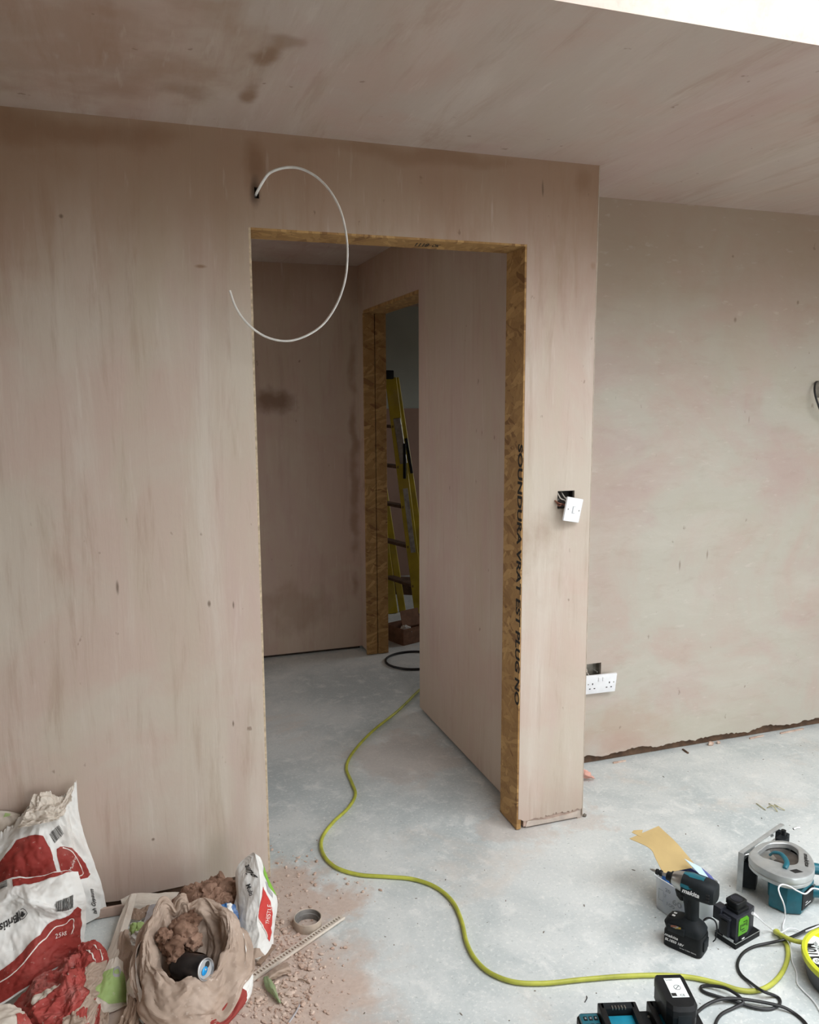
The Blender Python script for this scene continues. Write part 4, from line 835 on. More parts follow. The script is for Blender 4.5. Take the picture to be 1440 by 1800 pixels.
bm = B(); lathe(bm, [(0.0085, 0.0608), (0.0085, 0.0612), (0.0075, 0.0612), (0.0075, 0.0608)], 24, M=Matrix.Translation((0.006, -0.036, 0)), cap=False); part('sticker_symbol', bm, M_printk, bb)
bm = B(); box(bm, (0, 0, 0), (0.017, 0.0012, 0.0006), M=Matrix.Translation((0.006, -0.036, 0.0611)) @ Matrix.Rotation(R_(45), 4, 'Z')); part('sticker_symbol', bm, M_printk, bb, smooth=False)
bm = B(); box(bm, (-0.010, -0.060, 0.061), (0.012, 0.010, 0.0006)); part('sticker_mark', bm, M_printk, bb, smooth=False)
lettering('CE', frame((0.004, -0.066, 0.0611), (1, 0, 0), (0, 1, 0)), 0.012, 0.007, M_printk, bb)
lettering('Li-ion', frame((-0.014, -0.012, 0.0611), (1, 0, 0), (0, 1, 0)), 0.016, 0.006, M_printk, bb)
bm = B(); box(bm, (0, -0.1085, 0.024), (0.034, 0.004, 0.040), 0.002); part('release_panel', bm, M_rub, bb)
bm = B(); cyl(bm, (0.0, -0.110, 0.018), (0.0, -0.1125, 0.018), 0.0045, n=16); part('check_button', bm, M_metal, bb)
bm = B(); box(bm, (0.0, -0.1107, 0.010), (0.020, 0.001, 0.003)); part('charge_light', bm, M_slot, bb, smooth=False)

# ------------------------------------------------------------------ paper sacks and rubbish by the wall
def paper(name, c, dust=0.35, dc='a98f80', scale=9, rough=0.75):
    k = NM(name, rough); p = k.pos()
    n = k.noise(p, scale, 6, 0.62, 0.3)
    cc = k.mix(k.noise(p, 40, 4), tuple(x*0.93 for x in c), tuple(min(1, x*1.05) for x in c))
    cc = k.mix(k.rng(n, 0.46, 0.72, 0, dust), cc, hx(dc))
    cc = k.mix(k.rng(k.noise(p, 90, 3), 0.64, 0.74, 0, dust*0.8), cc, hx('d8cabd'))
    k.col(cc); k.bump(k.noise(p, 26, 6, 0.6), 0.18, 0.004)
    return k.m
P_white = paper('white_sack_paper', (0.76, 0.76, 0.73), 0.30, 'b8a595')
P_cream = paper('dusty_white_paper', hx('cfc5b8'), 0.5, 'a8907e')
P_red = paper('red_sack_print', hx('8f2c24'), 0.28, 'b0746a')
P_red2 = paper('dusty_red_print', hx('a2413a'), 0.65, 'b99890')
P_kraft = paper('kraft_sack_paper', hx('a89484'), 0.55, 'c2b0a2')
P_kraft2 = paper('dark_kraft_paper', hx('8b7563'), 0.5, 'a48b7a')
P_grey = paper('grey_sack_paper', hx('a9a6a8'), 0.3, '9c8878')
P_green = paper('green_print', hx('9db672'), 0.4, 'b9b59b')
P_black = paper('black_sack_print', (0.02, 0.02, 0.02), 0.25, '6f655c')
P_wline = paper('white_sack_print', (0.80, 0.74, 0.68), 0.2, 'b08a80')
P_lred = paper('bright_red_label', hx('c03a34'), 0.15, 'c98a80')

# tall sack leaning on the wall
A_ = [[[-0.497, -0.03, 0.271], [-0.392, -0.035, 0.354], [-0.3, -0.04, 0.435], [-0.258, -0.04, 0.414], [-0.208, -0.03, 0.455]], [[-0.501, -0.07, 0.223], [-0.393, -0.085, 0.299], [-0.302, -0.085, 0.365], [-0.249, -0.07, 0.359], [-0.204, -0.035, 0.339]], [[-0.514, -0.1, 0.174], [-0.395, -0.13, 0.237], [-0.312, -0.13, 0.264], [-0.239, -0.09, 0.248], [-0.18, -0.035, 0.22]], [[-0.515, -0.12, 0.116], [-0.406, -0.15, 0.151], [-0.316, -0.15, 0.17], [-0.229, -0.1, 0.146], [-0.157, -0.035, 0.117]], [[-0.521, -0.13, 0.009], [-0.414, -0.15, 0.029], [-0.325, -0.14, 0.04], [-0.221, -0.08, 0.016], [-0.144, -0.02, 0.009]]]
ta = thing('plaster_sack', 'tallest white and red plaster sack, torn at the top, against the wall', 'sack', (A_[4][2][0], A_[4][2][1], 0.0), group='plaster sacks by the wall')
def loc(t, P):  # net in the frame of its thing
    o = np.array(t.location); return np.array(P, float)-o[None, None, :]
G = crumple(net(loc(ta, A_), 100, 100), 0.0100, 11, 2.4, 5, edge=0.35)
# torn upper hem
rs = np.random.RandomState(2)
for i in range(100):
    dz = 0.016*mnoise.noise(Vector((i*0.21, 3, 0)))+0.006*rs.uniform(-1, 1)
    for j in range(8): G[j, i, 2] += dz*(1-j/8)
pillow('sack_paper', G, (0, 0.06, 0.0), P_white, ta)
patch('red_panel', G, [(0.0833, 0.35), (0.2042, 0.2833), (0.3042, 0.2167), (0.5125, 0.3333), (0.5833, 0.4125), (0.625, 0.5083), (0.6375, 0.6375), (0.4583, 0.6542), (0.2042, 0.6375), (0.0667, 0.5958)], P_red, ta)
patch('red_panel', G, [(0.65, 0.4292), (0.6875, 0.4208), (0.7375, 0.425), (0.7917, 0.4375), (0.85, 0.4833), (0.9083, 0.5667), (0.9333, 0.6583), (0.9042, 0.6833), (0.8208, 0.6833), (0.675, 0.6583)], P_red, ta)
stripe('white_line', G, [(0.7125, 0.4292), (0.775, 0.45), (0.825, 0.5208), (0.875, 0.625), (0.8625, 0.65), (0.8125, 0.6542)], 0.008, P_wline, ta)
barcode(G, [(0.6375, 0.3958), (0.7458, 0.3417), (0.5833, 0.3375)], P_black, ta, seed=4)
uvtext(G, 'MultiFin', [(0.75, 0.5917), (0.8167, 0.5042), (0.7333, 0.5833)], P_wline, ta)
uvtext(G, 'ish Gypsum', [(0.9, 0.9667), (0.9042, 0.775), (0.8667, 0.9458)], P_black, ta, bold=0.02)
fl_ = crumple(net(loc(ta, [[(-0.324, -0.05, 0.441), (-0.285, -0.05, 0.445), (-0.247, -0.05, 0.42), (-0.21, -0.04, 0.454)], [(-0.345, -0.085, 0.405), (-0.288, -0.095, 0.409), (-0.249, -0.085, 0.397), (-0.228, -0.06, 0.417)], [(-0.367, -0.105, 0.374), (-0.298, -0.115, 0.382), (-0.265, -0.1, 0.377), (-0.253, -0.085, 0.385)]]), 60, 50), 0.010, 5, 2.5, 5)
sheet('torn_inner_layer', fl_, P_cream, ta)

# sack slumped in front, printed upside down
B_ = [[[-0.479, -0.2, 0.241], [-0.388, -0.2, 0.276], [-0.319, -0.2, 0.27], [-0.254, -0.19, 0.268], [-0.207, -0.17, 0.245]], [[-0.469, -0.26, 0.233], [-0.38, -0.275, 0.259], [-0.324, -0.295, 0.263], [-0.256, -0.29, 0.231], [-0.191, -0.21, 0.195]], [[-0.476, -0.29, 0.162], [-0.384, -0.285, 0.183], [-0.317, -0.275, 0.195], [-0.249, -0.275, 0.166], [-0.191, -0.215, 0.131]], [[-0.483, -0.33, 0.076], [-0.385, -0.345, 0.092], [-0.322, -0.345, 0.113], [-0.262, -0.31, 0.11], [-0.199, -0.24, 0.078]], [[-0.484, -0.36, -0.007], [-0.398, -0.38, 0.03], [-0.329, -0.37, 0.058], [-0.263, -0.33, 0.065], [-0.21, -0.26, 0.021]]]
tb = thing('plaster_sack', 'white plaster sack with upside down black lettering and a dark red band', 'sack', (B_[4][2][0], B_[4][2][1], 0.0), group='plaster sacks by the wall')
G = crumple(net(loc(tb, B_), 100, 100), 0.0085, 23, 2.2, 5, edge=0.5)
pillow('sack_paper', G, (0, 0.05, -0.03), P_white, tb)
patch('red_panel', G, [(0.2958, 0.0333), (0.5, 0.0125), (0.75, 0.0083), (0.9208, 0.0042), (0.7542, 0.0333), (0.5167, 0.0667), (0.3125, 0.1292)], P_red, tb)
patch('red_panel', G, [(0.0708, 0.8), (0.2083, 0.7167), (0.4, 0.6667), (0.5625, 0.6167), (0.6208, 0.5458), (0.7083, 0.4625), (0.8208, 0.4375), (0.8833, 0.3833), (0.9208, 0.3583), (0.95, 0.4042), (0.95, 0.5), (0.9583, 0.6708), (0.9667, 0.825), (0.8958, 0.9625), (0.75, 0.975), (0.4958, 0.9792), (0.2458, 0.9792), (0.0833, 0.9833)], P_red, tb)
stripe('white_line', G, [(0.1458, 0.8417), (0.2125, 0.7958), (0.4125, 0.7417), (0.5792, 0.6542), (0.6292, 0.6292), (0.7, 0.55), (0.8, 0.5292), (0.8458, 0.4792), (0.875, 0.525), (0.8792, 0.6542)], 0.009, P_wline, tb)
barcode(G, [(0.7292, 0.3583), (0.8792, 0.3417), (0.7458, 0.2292)], P_black, tb, seed=8)
barcode(G, [(0.1625, 0.0917), (0.1625, 0.0), (0.2542, 0.1042)], P_black, tb, seed=9)
uvtext(G, 'British', [(0.3333, 0.425), (0.1625, 0.4542), (0.3417, 0.4917)], P_black, tb, bold=0.02)
for q in ([(0.3333, 0.3958), (0.3542, 0.3917), (0.3583, 0.4917), (0.3417, 0.4917)], [(0.3625, 0.3833), (0.3708, 0.3792), (0.375, 0.4917), (0.3667, 0.4917)]): patch('emblem_bar', G, q, P_black, tb, 0.002)
stripe('emblem_ring', G, [(0.3583, 0.4583), (0.3708, 0.4792), (0.4, 0.4833), (0.425, 0.4667), (0.4417, 0.4375), (0.4375, 0.3958), (0.4125, 0.3708), (0.3875, 0.3792)], 0.006, P_black, tb)
patch('emblem_figure', G, [(0.375, 0.4583), (0.3917, 0.4), (0.4125, 0.4083), (0.4125, 0.4333), (0.425, 0.425), (0.4208, 0.45), (0.3958, 0.4708)], P_black, tb, 0.002)
uvtext(G, '25kg', [(0.7208, 0.65), (0.8292, 0.6292), (0.7042, 0.6083)], P_wline, tb)

# crumpled red sack at the bottom
C_ = [[[-0.367, -0.39, 0.026], [-0.299, -0.39, 0.08], [-0.243, -0.355, 0.084], [-0.204, -0.32, 0.103], [-0.148, -0.315, 0.104]], [[-0.357, -0.44, 0.033], [-0.286, -0.45, 0.086], [-0.227, -0.44, 0.105], [-0.184, -0.41, 0.112], [-0.134, -0.36, 0.097]], [[-0.341, -0.47, 0.014], [-0.276, -0.5, 0.063], [-0.216, -0.49, 0.086], [-0.177, -0.45, 0.082], [-0.139, -0.4, 0.07]], [[-0.324, -0.52, 0.002], [-0.267, -0.55, 0.037], [-0.214, -0.54, 0.062], [-0.177, -0.5, 0.052], [-0.147, -0.44, 0.035]], [[-0.304, -0.63, 0.024], [-0.253, -0.64, 0.037], [-0.204, -0.62, 0.039], [-0.175, -0.58, 0.028], [-0.151, -0.53, 0.025]]]
tc = thing('plaster_sack', 'crumpled dusty red plaster sack collapsed in the corner nearest the camera', 'sack', (C_[4][2][0], C_[4][2][1], 0.0), group='plaster sacks by the wall')
G = crumple(net(loc(tc, C_), 110, 110), 0.016, 37, 2.4, 4, edge=0.6, decay=0.5)
pillow('sack_paper', G, (0, 0.07, 0.0), P_red2, tc)
patch('pale_panel', G, [(0.7458, 0.2625), (0.9792, 0.3333), (1.0, 0.5542), (0.9792, 0.7833), (0.8667, 0.9208), (0.4458, 0.8917), (0.4042, 0.6542), (0.6167, 0.6667), (0.7542, 0.55)], P_kraft, tc)
patch('pale_panel', G, [(0.1708, 0.2542), (0.2792, 0.2292), (0.4167, 0.2125), (0.4292, 0.2792), (0.3042, 0.3167), (0.1917, 0.3542)], P_cream, tc)
stripe('white_line', G, [(0.8875, 0.0667), (0.9167, 0.1708), (0.9208, 0.3)], 0.012, P_wline, tc)
stripe('white_line', G, [(0.7917, 0.0958), (0.8333, 0.1917), (0.8542, 0.2875)], 0.010, P_wline, tc)
uvtext(G, '25kg', [(0.475, 0.0042), (0.6125, 0.2083), (0.4958, 0.0)], P_wline, tc)

def scrap(name, label, P, mat, seed, amp=0.004, n=44, cat='paper scrap', base=None, freq=2.0):
    P = np.array(P, float); c = P.reshape(-1, 3).mean(0); z = P[..., 2].min()
    t = thing(name, label, cat, (c[0], c[1], z)); G = crumple(net(P-np.array([c[0], c[1], z]), n, n), amp, seed, freq, 4)
    sheet('sheet', G, mat, t); return t, G
td, G = scrap('torn_paper', 'pale torn paper scrap lying on the crumpled red sack', [[(-0.409, -0.52, 0.135), (-0.353, -0.52, 0.132), (-0.33, -0.51, 0.106), (-0.32, -0.5, 0.076)], [(-0.402, -0.57, 0.13), (-0.346, -0.58, 0.13), (-0.312, -0.57, 0.113), (-0.299, -0.55, 0.076)], [(-0.397, -0.62, 0.103), (-0.342, -0.63, 0.095), (-0.308, -0.62, 0.077), (-0.288, -0.6, 0.054)]], P_cream, 3)
patch('red_print', G, [(0.45, 0.35), (0.72, 0.30), (0.9, 0.5), (0.85, 0.75), (0.5, 0.7)], P_red2, td)
tg, G = scrap('torn_sack', 'pale torn sack with a green mark, squashed behind the tallest sack', [[(-0.512, -0.014, 0.409), (-0.453, -0.014, 0.399), (-0.402, -0.014, 0.386), (-0.369, -0.012, 0.369)], [(-0.516, -0.02, 0.332), (-0.456, -0.022, 0.339), (-0.41, -0.02, 0.344), (-0.373, -0.016, 0.348)], [(-0.528, -0.018, 0.171), (-0.467, -0.02, 0.177), (-0.421, -0.02, 0.177), (-0.384, -0.018, 0.177)], [(-0.536, -0.02, 0.055), (-0.476, -0.02, 0.054), (-0.429, -0.02, 0.053), (-0.392, -0.02, 0.054)]], P_cream, 6, 0.003, cat='sack')
patch('green_print', G, [(0.62, 0.04), (0.74, 0.06), (0.74, 0.16), (0.60, 0.19)], P_green, tg)

# torn open sack between the heaps
te = thing('torn_sack', 'torn open white sack with a long folded hem, behind the kraft sack', 'sack', (0.0, -0.1, 0.0))
def tpart(name, P, mat, seed, amp=0.003, nu=30, nv=34, t=None, freq=2.0):
    G = crumple(net(loc(t or te, P), nu, nv), amp, seed, freq, 4); return sheet(name, G, mat, t or te), G
tpart('back_panel', [[(-0.103, -0.022, 0.042), (-0.055, -0.022, 0.053), (0.004, -0.025, 0.04), (0.056, -0.025, 0.035), (0.114, -0.022, 0.012)], [(-0.1, -0.04, 0.031), (-0.056, -0.045, 0.04), (0.003, -0.05, 0.029), (0.054, -0.05, 0.021), (0.111, -0.04, -0.011)], [(-0.099, -0.05, -0.001), (-0.058, -0.06, 0.015), (-0.007, -0.065, 0.011), (0.044, -0.07, 0.003), (0.109, -0.05, -0.048)]], P_cream, 1, 0.003, 50, 24)
tpart('folded_hem', [[(-0.078, -0.06, 0.072), (-0.068, -0.065, 0.08), (-0.053, -0.06, 0.076)], [(-0.103, -0.11, 0.043), (-0.086, -0.12, 0.051), (-0.072, -0.11, 0.036)], [(-0.128, -0.2, 0.025), (-0.108, -0.21, 0.035), (-0.092, -0.2, 0.026)], [(-0.156, -0.3, 0.022), (-0.134, -0.31, 0.031), (-0.115, -0.3, 0.029)], [(-0.183, -0.37, 0.017), (-0.168, -0.38, 0.029), (-0.147, -0.37, 0.033)]], P_cream, 2, 0.0018, 16, 60)
tpart('side_panel', [[(-0.02, -0.075, 0.036), (0.011, -0.085, 0.043), (0.048, -0.09, 0.038), (0.078, -0.08, 0.013)], [(-0.033, -0.13, 0.03), (-0.004, -0.15, 0.045), (0.028, -0.15, 0.039), (0.058, -0.13, 0.012)], [(-0.049, -0.18, 0.017), (-0.023, -0.2, 0.028), (0.003, -0.2, 0.022), (0.035, -0.18, -0.008)]], P_grey, 3, 0.002)
tpart('torn_flap', [[(-0.076, -0.07, 0.039), (-0.048, -0.08, 0.034), (-0.018, -0.075, 0.039)], [(-0.075, -0.095, 0.034), (-0.049, -0.1, 0.032), (-0.02, -0.09, 0.03)], [(-0.072, -0.115, 0.028), (-0.049, -0.12, 0.024), (-0.028, -0.11, 0.026)]], P_kraft2, 4)
tpart('inner_paper', [[(-0.102, -0.19, 0.04), (-0.081, -0.18, 0.039), (-0.053, -0.18, 0.025), (-0.023, -0.19, 0.018)], [(-0.111, -0.25, 0.032), (-0.086, -0.24, 0.034), (-0.059, -0.25, 0.023), (-0.041, -0.25, 0.001)], [(-0.12, -0.3, 0.013), (-0.092, -0.31, 0.026), (-0.072, -0.31, 0.014), (-0.057, -0.31, -0.004)], [(-0.123, -0.37, -0.007), (-0.098, -0.38, 0.002), (-0.076, -0.38, -0.009), (-0.062, -0.38, -0.021)]], P_kraft, 5, 0.006)
tl_ = thing('green_label_sack', 'folded sack end with a pale green label beside the crumpled red sack', 'sack', (-0.12, -0.42, 0.0))
o, G = tpart('sack_end', [[(-0.126, -0.385, 0.096), (-0.107, -0.385, 0.1), (-0.092, -0.375, 0.077)], [(-0.15, -0.415, 0.07), (-0.115, -0.425, 0.074), (-0.087, -0.405, 0.045)], [(-0.172, -0.445, 0.052), (-0.125, -0.455, 0.042), (-0.08, -0.435, 0.005)], [(-0.165, -0.465, 0.034), (-0.134, -0.475, 0.011), (-0.086, -0.455, 0.005)]], P_cream, 6, 0.003, 36, 36, t=tl_)
patch('green_print', G, [(0.06, 0.22), (0.5, 0.17), (0.94, 0.24), (0.96, 0.6), (0.97, 0.76), (0.5, 0.82), (0.05, 0.66)], P_green, tl_)
stripe('grey_stamp', G, [(0.45, 0.22), (0.62, 0.17), (0.75, 0.23), (0.66, 0.31), (0.48, 0.30), (0.45, 0.22)], 0.05, P_grey, tl_)
tpart('sack_side', [[(-0.172, -0.455, 0.053), (-0.152, -0.455, 0.028), (-0.132, -0.46, 0.003)], [(-0.175, -0.5, 0.027), (-0.155, -0.51, 0.021), (-0.128, -0.505, 0.018)], [(-0.173, -0.57, 0.016), (-0.153, -0.58, 0.011), (-0.134, -0.57, 0.005)]], P_kraft, 7, 0.005, t=tl_)
th, G = scrap('torn_paper', 'small crumpled white and green paper wad beside the long hem', [[(-0.081, -0.235, 0.079), (-0.055, -0.24, 0.098), (-0.029, -0.235, 0.085)], [(-0.075, -0.265, 0.073), (-0.05, -0.28, 0.088), (-0.024, -0.265, 0.072)], [(-0.069, -0.29, 0.061), (-0.048, -0.3, 0.061), (-0.023, -0.285, 0.057)]], P_white, 8, 0.008, 36)
patch('green_print', G, [(0.03, 0.05), (0.5, 0.02), (0.97, 0.05), (0.9, 0.35), (0.5, 0.42), (0.1, 0.5)], P_green, th)

# open kraft sack, rim rolled outwards
FC = (0.082, -0.475)
tf = thing('open_kraft_sack', 'open kraft sack with rolled rim, full of rubble, red print below', 'sack', (FC[0], FC[1], 0.0))
def ring(rx, ry, zf_, cx=0.0, cy=0.0, n=180, seed=0, wob=0.0):
    out = []
    for i in range(n):
        t = 2*math.pi*i/n+math.pi/2; w = 1+wob*mnoise.noise(Vector((math.cos(t)*1.6+seed, math.sin(t)*1.6, seed*0.7)))
        out.append((cx+0.93*rx*w*math.cos(t), cy+0.95*ry*w*math.sin(t), zf_(t)))
    return out
zr = lambda t: 0.165+0.055*math.sin(t)+0.008*math.sin(3*t+0.6)+0.008*math.sin(7*t)+0.030*math.exp(-((t-math.pi/2-0.05)/0.35)**2)-0.030*math.exp(-((t-math.pi/2-0.38)/0.13)**2)+0.026*math.exp(-((t-math.pi/2-0.75)/0.25)**2)
rows = [ring(0.060, 0.055, lambda t: 0.07+0.02*math.sin(t), cy=0.01), ring(0.080, 0.075, lambda t: zr(t)-0.075, cy=0.015, seed=2, wob=0.2), ring(0.094, 0.090, lambda t: zr(t)-0.030, cy=0.012, seed=3, wob=0.2), ring(0.104, 0.098, lambda t: zr(t)-0.004, cy=0.01, seed=4, wob=0.16), ring(0.114, 0.108, lambda t: zr(t)+0.002, cy=0.01, seed=4, wob=0.14), ring(0.138, 0.130, lambda t: zr(t)-0.022, cy=0.004, seed=4.4, wob=0.14), ring(0.160, 0.150, lambda t: zr(t)-0.055, cy=-0.002, seed=5, wob=0.12), ring(0.171, 0.158, lambda t: zr(t)-0.082+0.018*math.sin(2*t+2), cy=-0.004, seed=5.5, wob=0.12)]
def closed_net(rows, nv=60):
    P = np.array(rows, float); return _cr(P, np.linspace(0, 1, nv))
G = closed_net(rows, 110)
Gx = np.concatenate([G, G[:, :1]], 1); Gx = crumple(Gx, 0.0085, 51, 3.4, 3, closed=True, decay=0.55); Gx[:, -1] = Gx[:, 0]
bm = B(); grid_bm(bm, Gx[:, :-1], closed=True); part('rolled_rim', bm, P_kraft, tf, ang=24)
zb = lambda t: zr(t)-0.085+0.018*math.sin(2*t+2)
rows = [ring(0.150, 0.138, lambda t: zb(t)+0.03, seed=5.2, wob=0.1), ring(0.164, 0.150, lambda t: zb(t)*0.75+0.01, seed=5.5, wob=0.08), ring(0.172, 0.158, lambda t: zb(t)*0.45, seed=5.9, wob=0.08), ring(0.160, 0.148, lambda t: 0.004, seed=6.2, wob=0.06)]
G = closed_net(rows, 40)
Gx = np.concatenate([G, G[:, :1]], 1); Gx = crumple(Gx, 0.006, 57, 3.2, 4, closed=True); Gx[:, -1] = Gx[:, 0]; Gx[..., 2] = np.maximum(Gx[..., 2], 0.001)
bm = B(); V = grid_bm(bm, Gx[:, :-1], closed=True); bm.faces.new(V[-1]); part('sack_wall', bm, P_white, tf, ang=28)
nn = normals(Gx)[20, 90]; sg = 1.0 if nn[1] < 0 else -1.0
patch('red_panel', Gx, [(0.36, 0.02), (0.64, 0.02), (0.66, 0.5), (0.62, 0.98), (0.36, 0.98)], P_red, tf, 0.0016, sgn=sg)
bm = B(); lathe(bm, [(0.0, 0.055), (0.07, 0.06), (0.095, 0.085)], 30); part('sack_floor', bm, P_kraft2, tf)

M_lump = None
k = NM('brown_plaster_lump', 0.9); p = k.pos(); cc = k.mix(k.rng(k.noise(p, 18, 6, 0.65), 0.35, 0.68), hx('664a39'), hx('9c7d6a')); k.col(cc); k.bump(k.noise(p, 45, 6, 0.7), 0.5, 0.006); M_lump = k.m
k = NM('pale_plaster_crumb', 0.9); p = k.pos(); k.col(k.mix(k.rng(k.noise(p, 30, 4), 0.35, 0.65), hx('b39786'), hx('d3bfb0'))); k.bump(k.noise(p, 90, 4), 0.4, 0.003); M_crumb = k.m
def lump_bm(r, seed, sub=3, sq=(1, 1, 0.8), amp=0.45, freq=1.6):
    bm = B(); bmesh.ops.create_icosphere(bm, subdivisions=sub, radius=1.0)
    for v in bm.verts:
        d = v.co.normalized(); h = mnoise.fractal(d*freq+Vector((seed*3.7, seed*1.3, seed)), 0.9, 2.1, 5)
        rg = 1-abs(mnoise.noise(d*freq*1.8+Vector((seed, 7, 1))))
        s = r*(1+amp*h+0.22*(rg-0.7)+0.05*mnoise.noise(d*7+Vector((seed, 1, 2)))+0.03*mnoise.noise(d*15)); v.co = Vector((d.x*sq[0], d.y*sq[1], d.z*sq[2]))*s
    return bm
# plaster heap behind
Hn = np.array([[(0.037, -0.09, 0.033), (0.083, -0.09, 0.069), (0.15, -0.09, 0.078), (0.22, -0.09, 0.082), (0.262, -0.09, 0.046)], [(0.026, -0.14, 0.052), (0.081, -0.15, 0.095), (0.145, -0.16, 0.114), (0.218, -0.15, 0.111), (0.257, -0.13, 0.06)], [(0.018, -0.18, 0.051), (0.074, -0.21, 0.101), (0.139, -0.23, 0.121), (0.211, -0.21, 0.108), (0.252, -0.17, 0.049)], [(0.019, -0.22, 0.032), (0.071, -0.26, 0.086), (0.135, -0.28, 0.108), (0.202, -0.26, 0.093), (0.239, -0.21, 0.026)], [(0.021, -0.28, -0.018), (0.064, -0.32, -0.001), (0.125, -0.34, -0.002), (0.188, -0.32, -0.022), (0.223, -0.27, -0.038)]])
tp = thing('plaster_heap', 'heap of lumpy brown set plaster between the kraft and upright sacks', 'plaster heap', (Hn[4][2][0], Hn[4][2][1], 0.0))
G = net(loc(tp, Hn), 200, 150); n_ = normals(G)*facing(G); dsp = np.zeros(G.shape[:2])
for j in range(G.shape[0]):
    for i in range(G.shape[1]):
        q = Vector(G[j, i]); dsp[j, i] = 0.020*mnoise.fractal(q*20, 0.7, 2.1, 5)+0.014*(0.45-abs(mnoise.noise(q*26)))+0.007*(0.45-abs(mnoise.noise(q*60)))+0.002*mnoise.noise(q*150)
G = G+n_*dsp[..., None]; bm = B(); grid_bm(bm, G); part('heap_body', bm, M_lump, tp, ang=60)
for s, (q, r) in enumerate([[(0.062, -0.19, 0.091), 0.024], [(0.105, -0.2, 0.113), 0.026], [(0.152, -0.2, 0.122), 0.03], [(0.197, -0.19, 0.117), 0.026], [(0.233, -0.16, 0.072), 0.022], [(0.041, -0.2, 0.072), 0.018], [(0.122, -0.23, 0.106), 0.02], [(0.179, -0.23, 0.103), 0.02], [(0.218, -0.15, 0.105), 0.018]]):
    o = part('plaster_lump', lump_bm(r, s+3), M_lump, tp, M=Matrix.Translation(Vector(q)-tp.location), ang=60)
# rubble inside the kraft sack
for s, (q, r, lb) in enumerate([[(0.061, -0.42, 0.156), 0.036, 'largest brown plaster lump in the middle of the kraft sack'], [(0.033, -0.45, 0.146), 0.03, 'brown plaster lump at the left rim of the kraft sack, above the can end'], [(0.09, -0.43, 0.131), 0.026, 'brown plaster lump directly behind the drinks can lid in the kraft sack'], [(0.045, -0.475, 0.131), 0.024, 'brown plaster lump touching the far end of the drinks can'], [(0.084, -0.4, 0.171), 0.03, 'topmost brown plaster lump under the back peak of the kraft sack'], [(0.017, -0.44, 0.172), 0.02, 'small brown plaster lump high on the left inside the kraft sack']]):
    tag(part('plaster_lump', lump_bm(r, s+20, 4), M_lump, M=Matrix.Translation(Vector(q)), ang=60), lb, 'plaster lump', 'plaster lumps in the kraft sack')
# drinks can
ca, cb = Vector((0.115, -0.555, 0.131)), Vector((0.053, -0.48, 0.103)); ax = (ca-cb).normalized()
q = ax.to_track_quat('Z', 'Y')
cn = thing('drinks_can', 'empty dark metal drinks can with blue ring pull, in the kraft sack', 'can', ca-ax*0.115); cn.rotation_mode = 'QUATERNION'; cn.rotation_quaternion = q
M_can = plain('dark_can_print', (0.045, 0.045, 0.05), 0.3, 0.75, var=0.4, scale=12, dust=0.25, dustc=hx('8d8078'))
M_can2 = plain('can_aluminium', hx('c4c6c8'), 0.3, 0.85, var=0.08); M_tab = plain('blue_ring_pull', hx('1f8fd0'), 0.3, 0.5)
bm = B(); lathe(bm, [(0.0, 0.004), (0.018, 0.006), (0.0245, 0.0), (0.026, 0.002), (0.0325, 0.014), (0.033, 0.018), (0.033, 0.095), (0.0322, 0.100), (0.0275, 0.111), (0.0268, 0.113)], 48); part('can_body', bm, M_can, cn)
bm = B(); lathe(bm, [(0.0266, 0.1125), (0.0274, 0.1145), (0.0270, 0.1165), (0.0255, 0.1170), (0.0245, 0.1155), (0.0235, 0.1105), (0.0225, 0.1095), (0.0218, 0.1120), (0.0, 0.1122)], 48); part('can_lid', bm, M_can2, cn)
Mq = Matrix.Rotation(R_(35), 4, 'Z')
bm = B(); prism(bm, [(0.0120+0.0085*math.cos(t)*1.05, 0.0075*math.sin(t)) for t in np.linspace(0, 2*math.pi, 20, endpoint=False)], 0.1120, 0.1126, M=Mq); part('can_mouth', bm, M_slot, cn, smooth=False)
bm = B(); prism(bm, [(-0.004+0.0115*math.cos(t), 0.0078*math.sin(t)) for t in np.linspace(0, 2*math.pi, 22, endpoint=False)], 0.1128, 0.1142, 0.0003, M=Mq); part('ring_pull', bm, M_tab, cn)
bm = B(); lathe(bm, [(0.0, 0.1148), (0.0025, 0.1148), (0.0028, 0.114)], 14); part('rivet', bm, M_can2, cn)
# blue packet
tk = thing('blue_packet', 'crumpled blue packet wedged between kraft sack and upright sack', 'packet', (0.18, -0.28, 0.0))
G = crumple(net(loc(tk, [[[0.177, -0.29, 0.129], [0.204, -0.285, 0.129], [0.222, -0.275, 0.109]], [[0.171, -0.31, 0.105], [0.196, -0.315, 0.104], [0.229, -0.295, 0.086]], [[0.176, -0.34, 0.067], [0.198, -0.34, 0.056], [0.219, -0.32, 0.041]]]), 36, 40), 0.006, 71, 2.5, 4); sheet('wrapper', G, plain('blue_wrapper', hx('2d5f92'), 0.35, var=0.3, scale=25, dust=0.25), tk, 0.002)
patch('white_corner', G, [(0.38, 0.02), (0.72, 0.02), (0.8, 0.45), (0.6, 0.5)], P_white, tk); patch('orange_spot', G, [(0.25, 0.5), (0.42, 0.45), (0.45, 0.7), (0.3, 0.72)], plain('orange_print', hx('b06a55'), 0.5), tk)

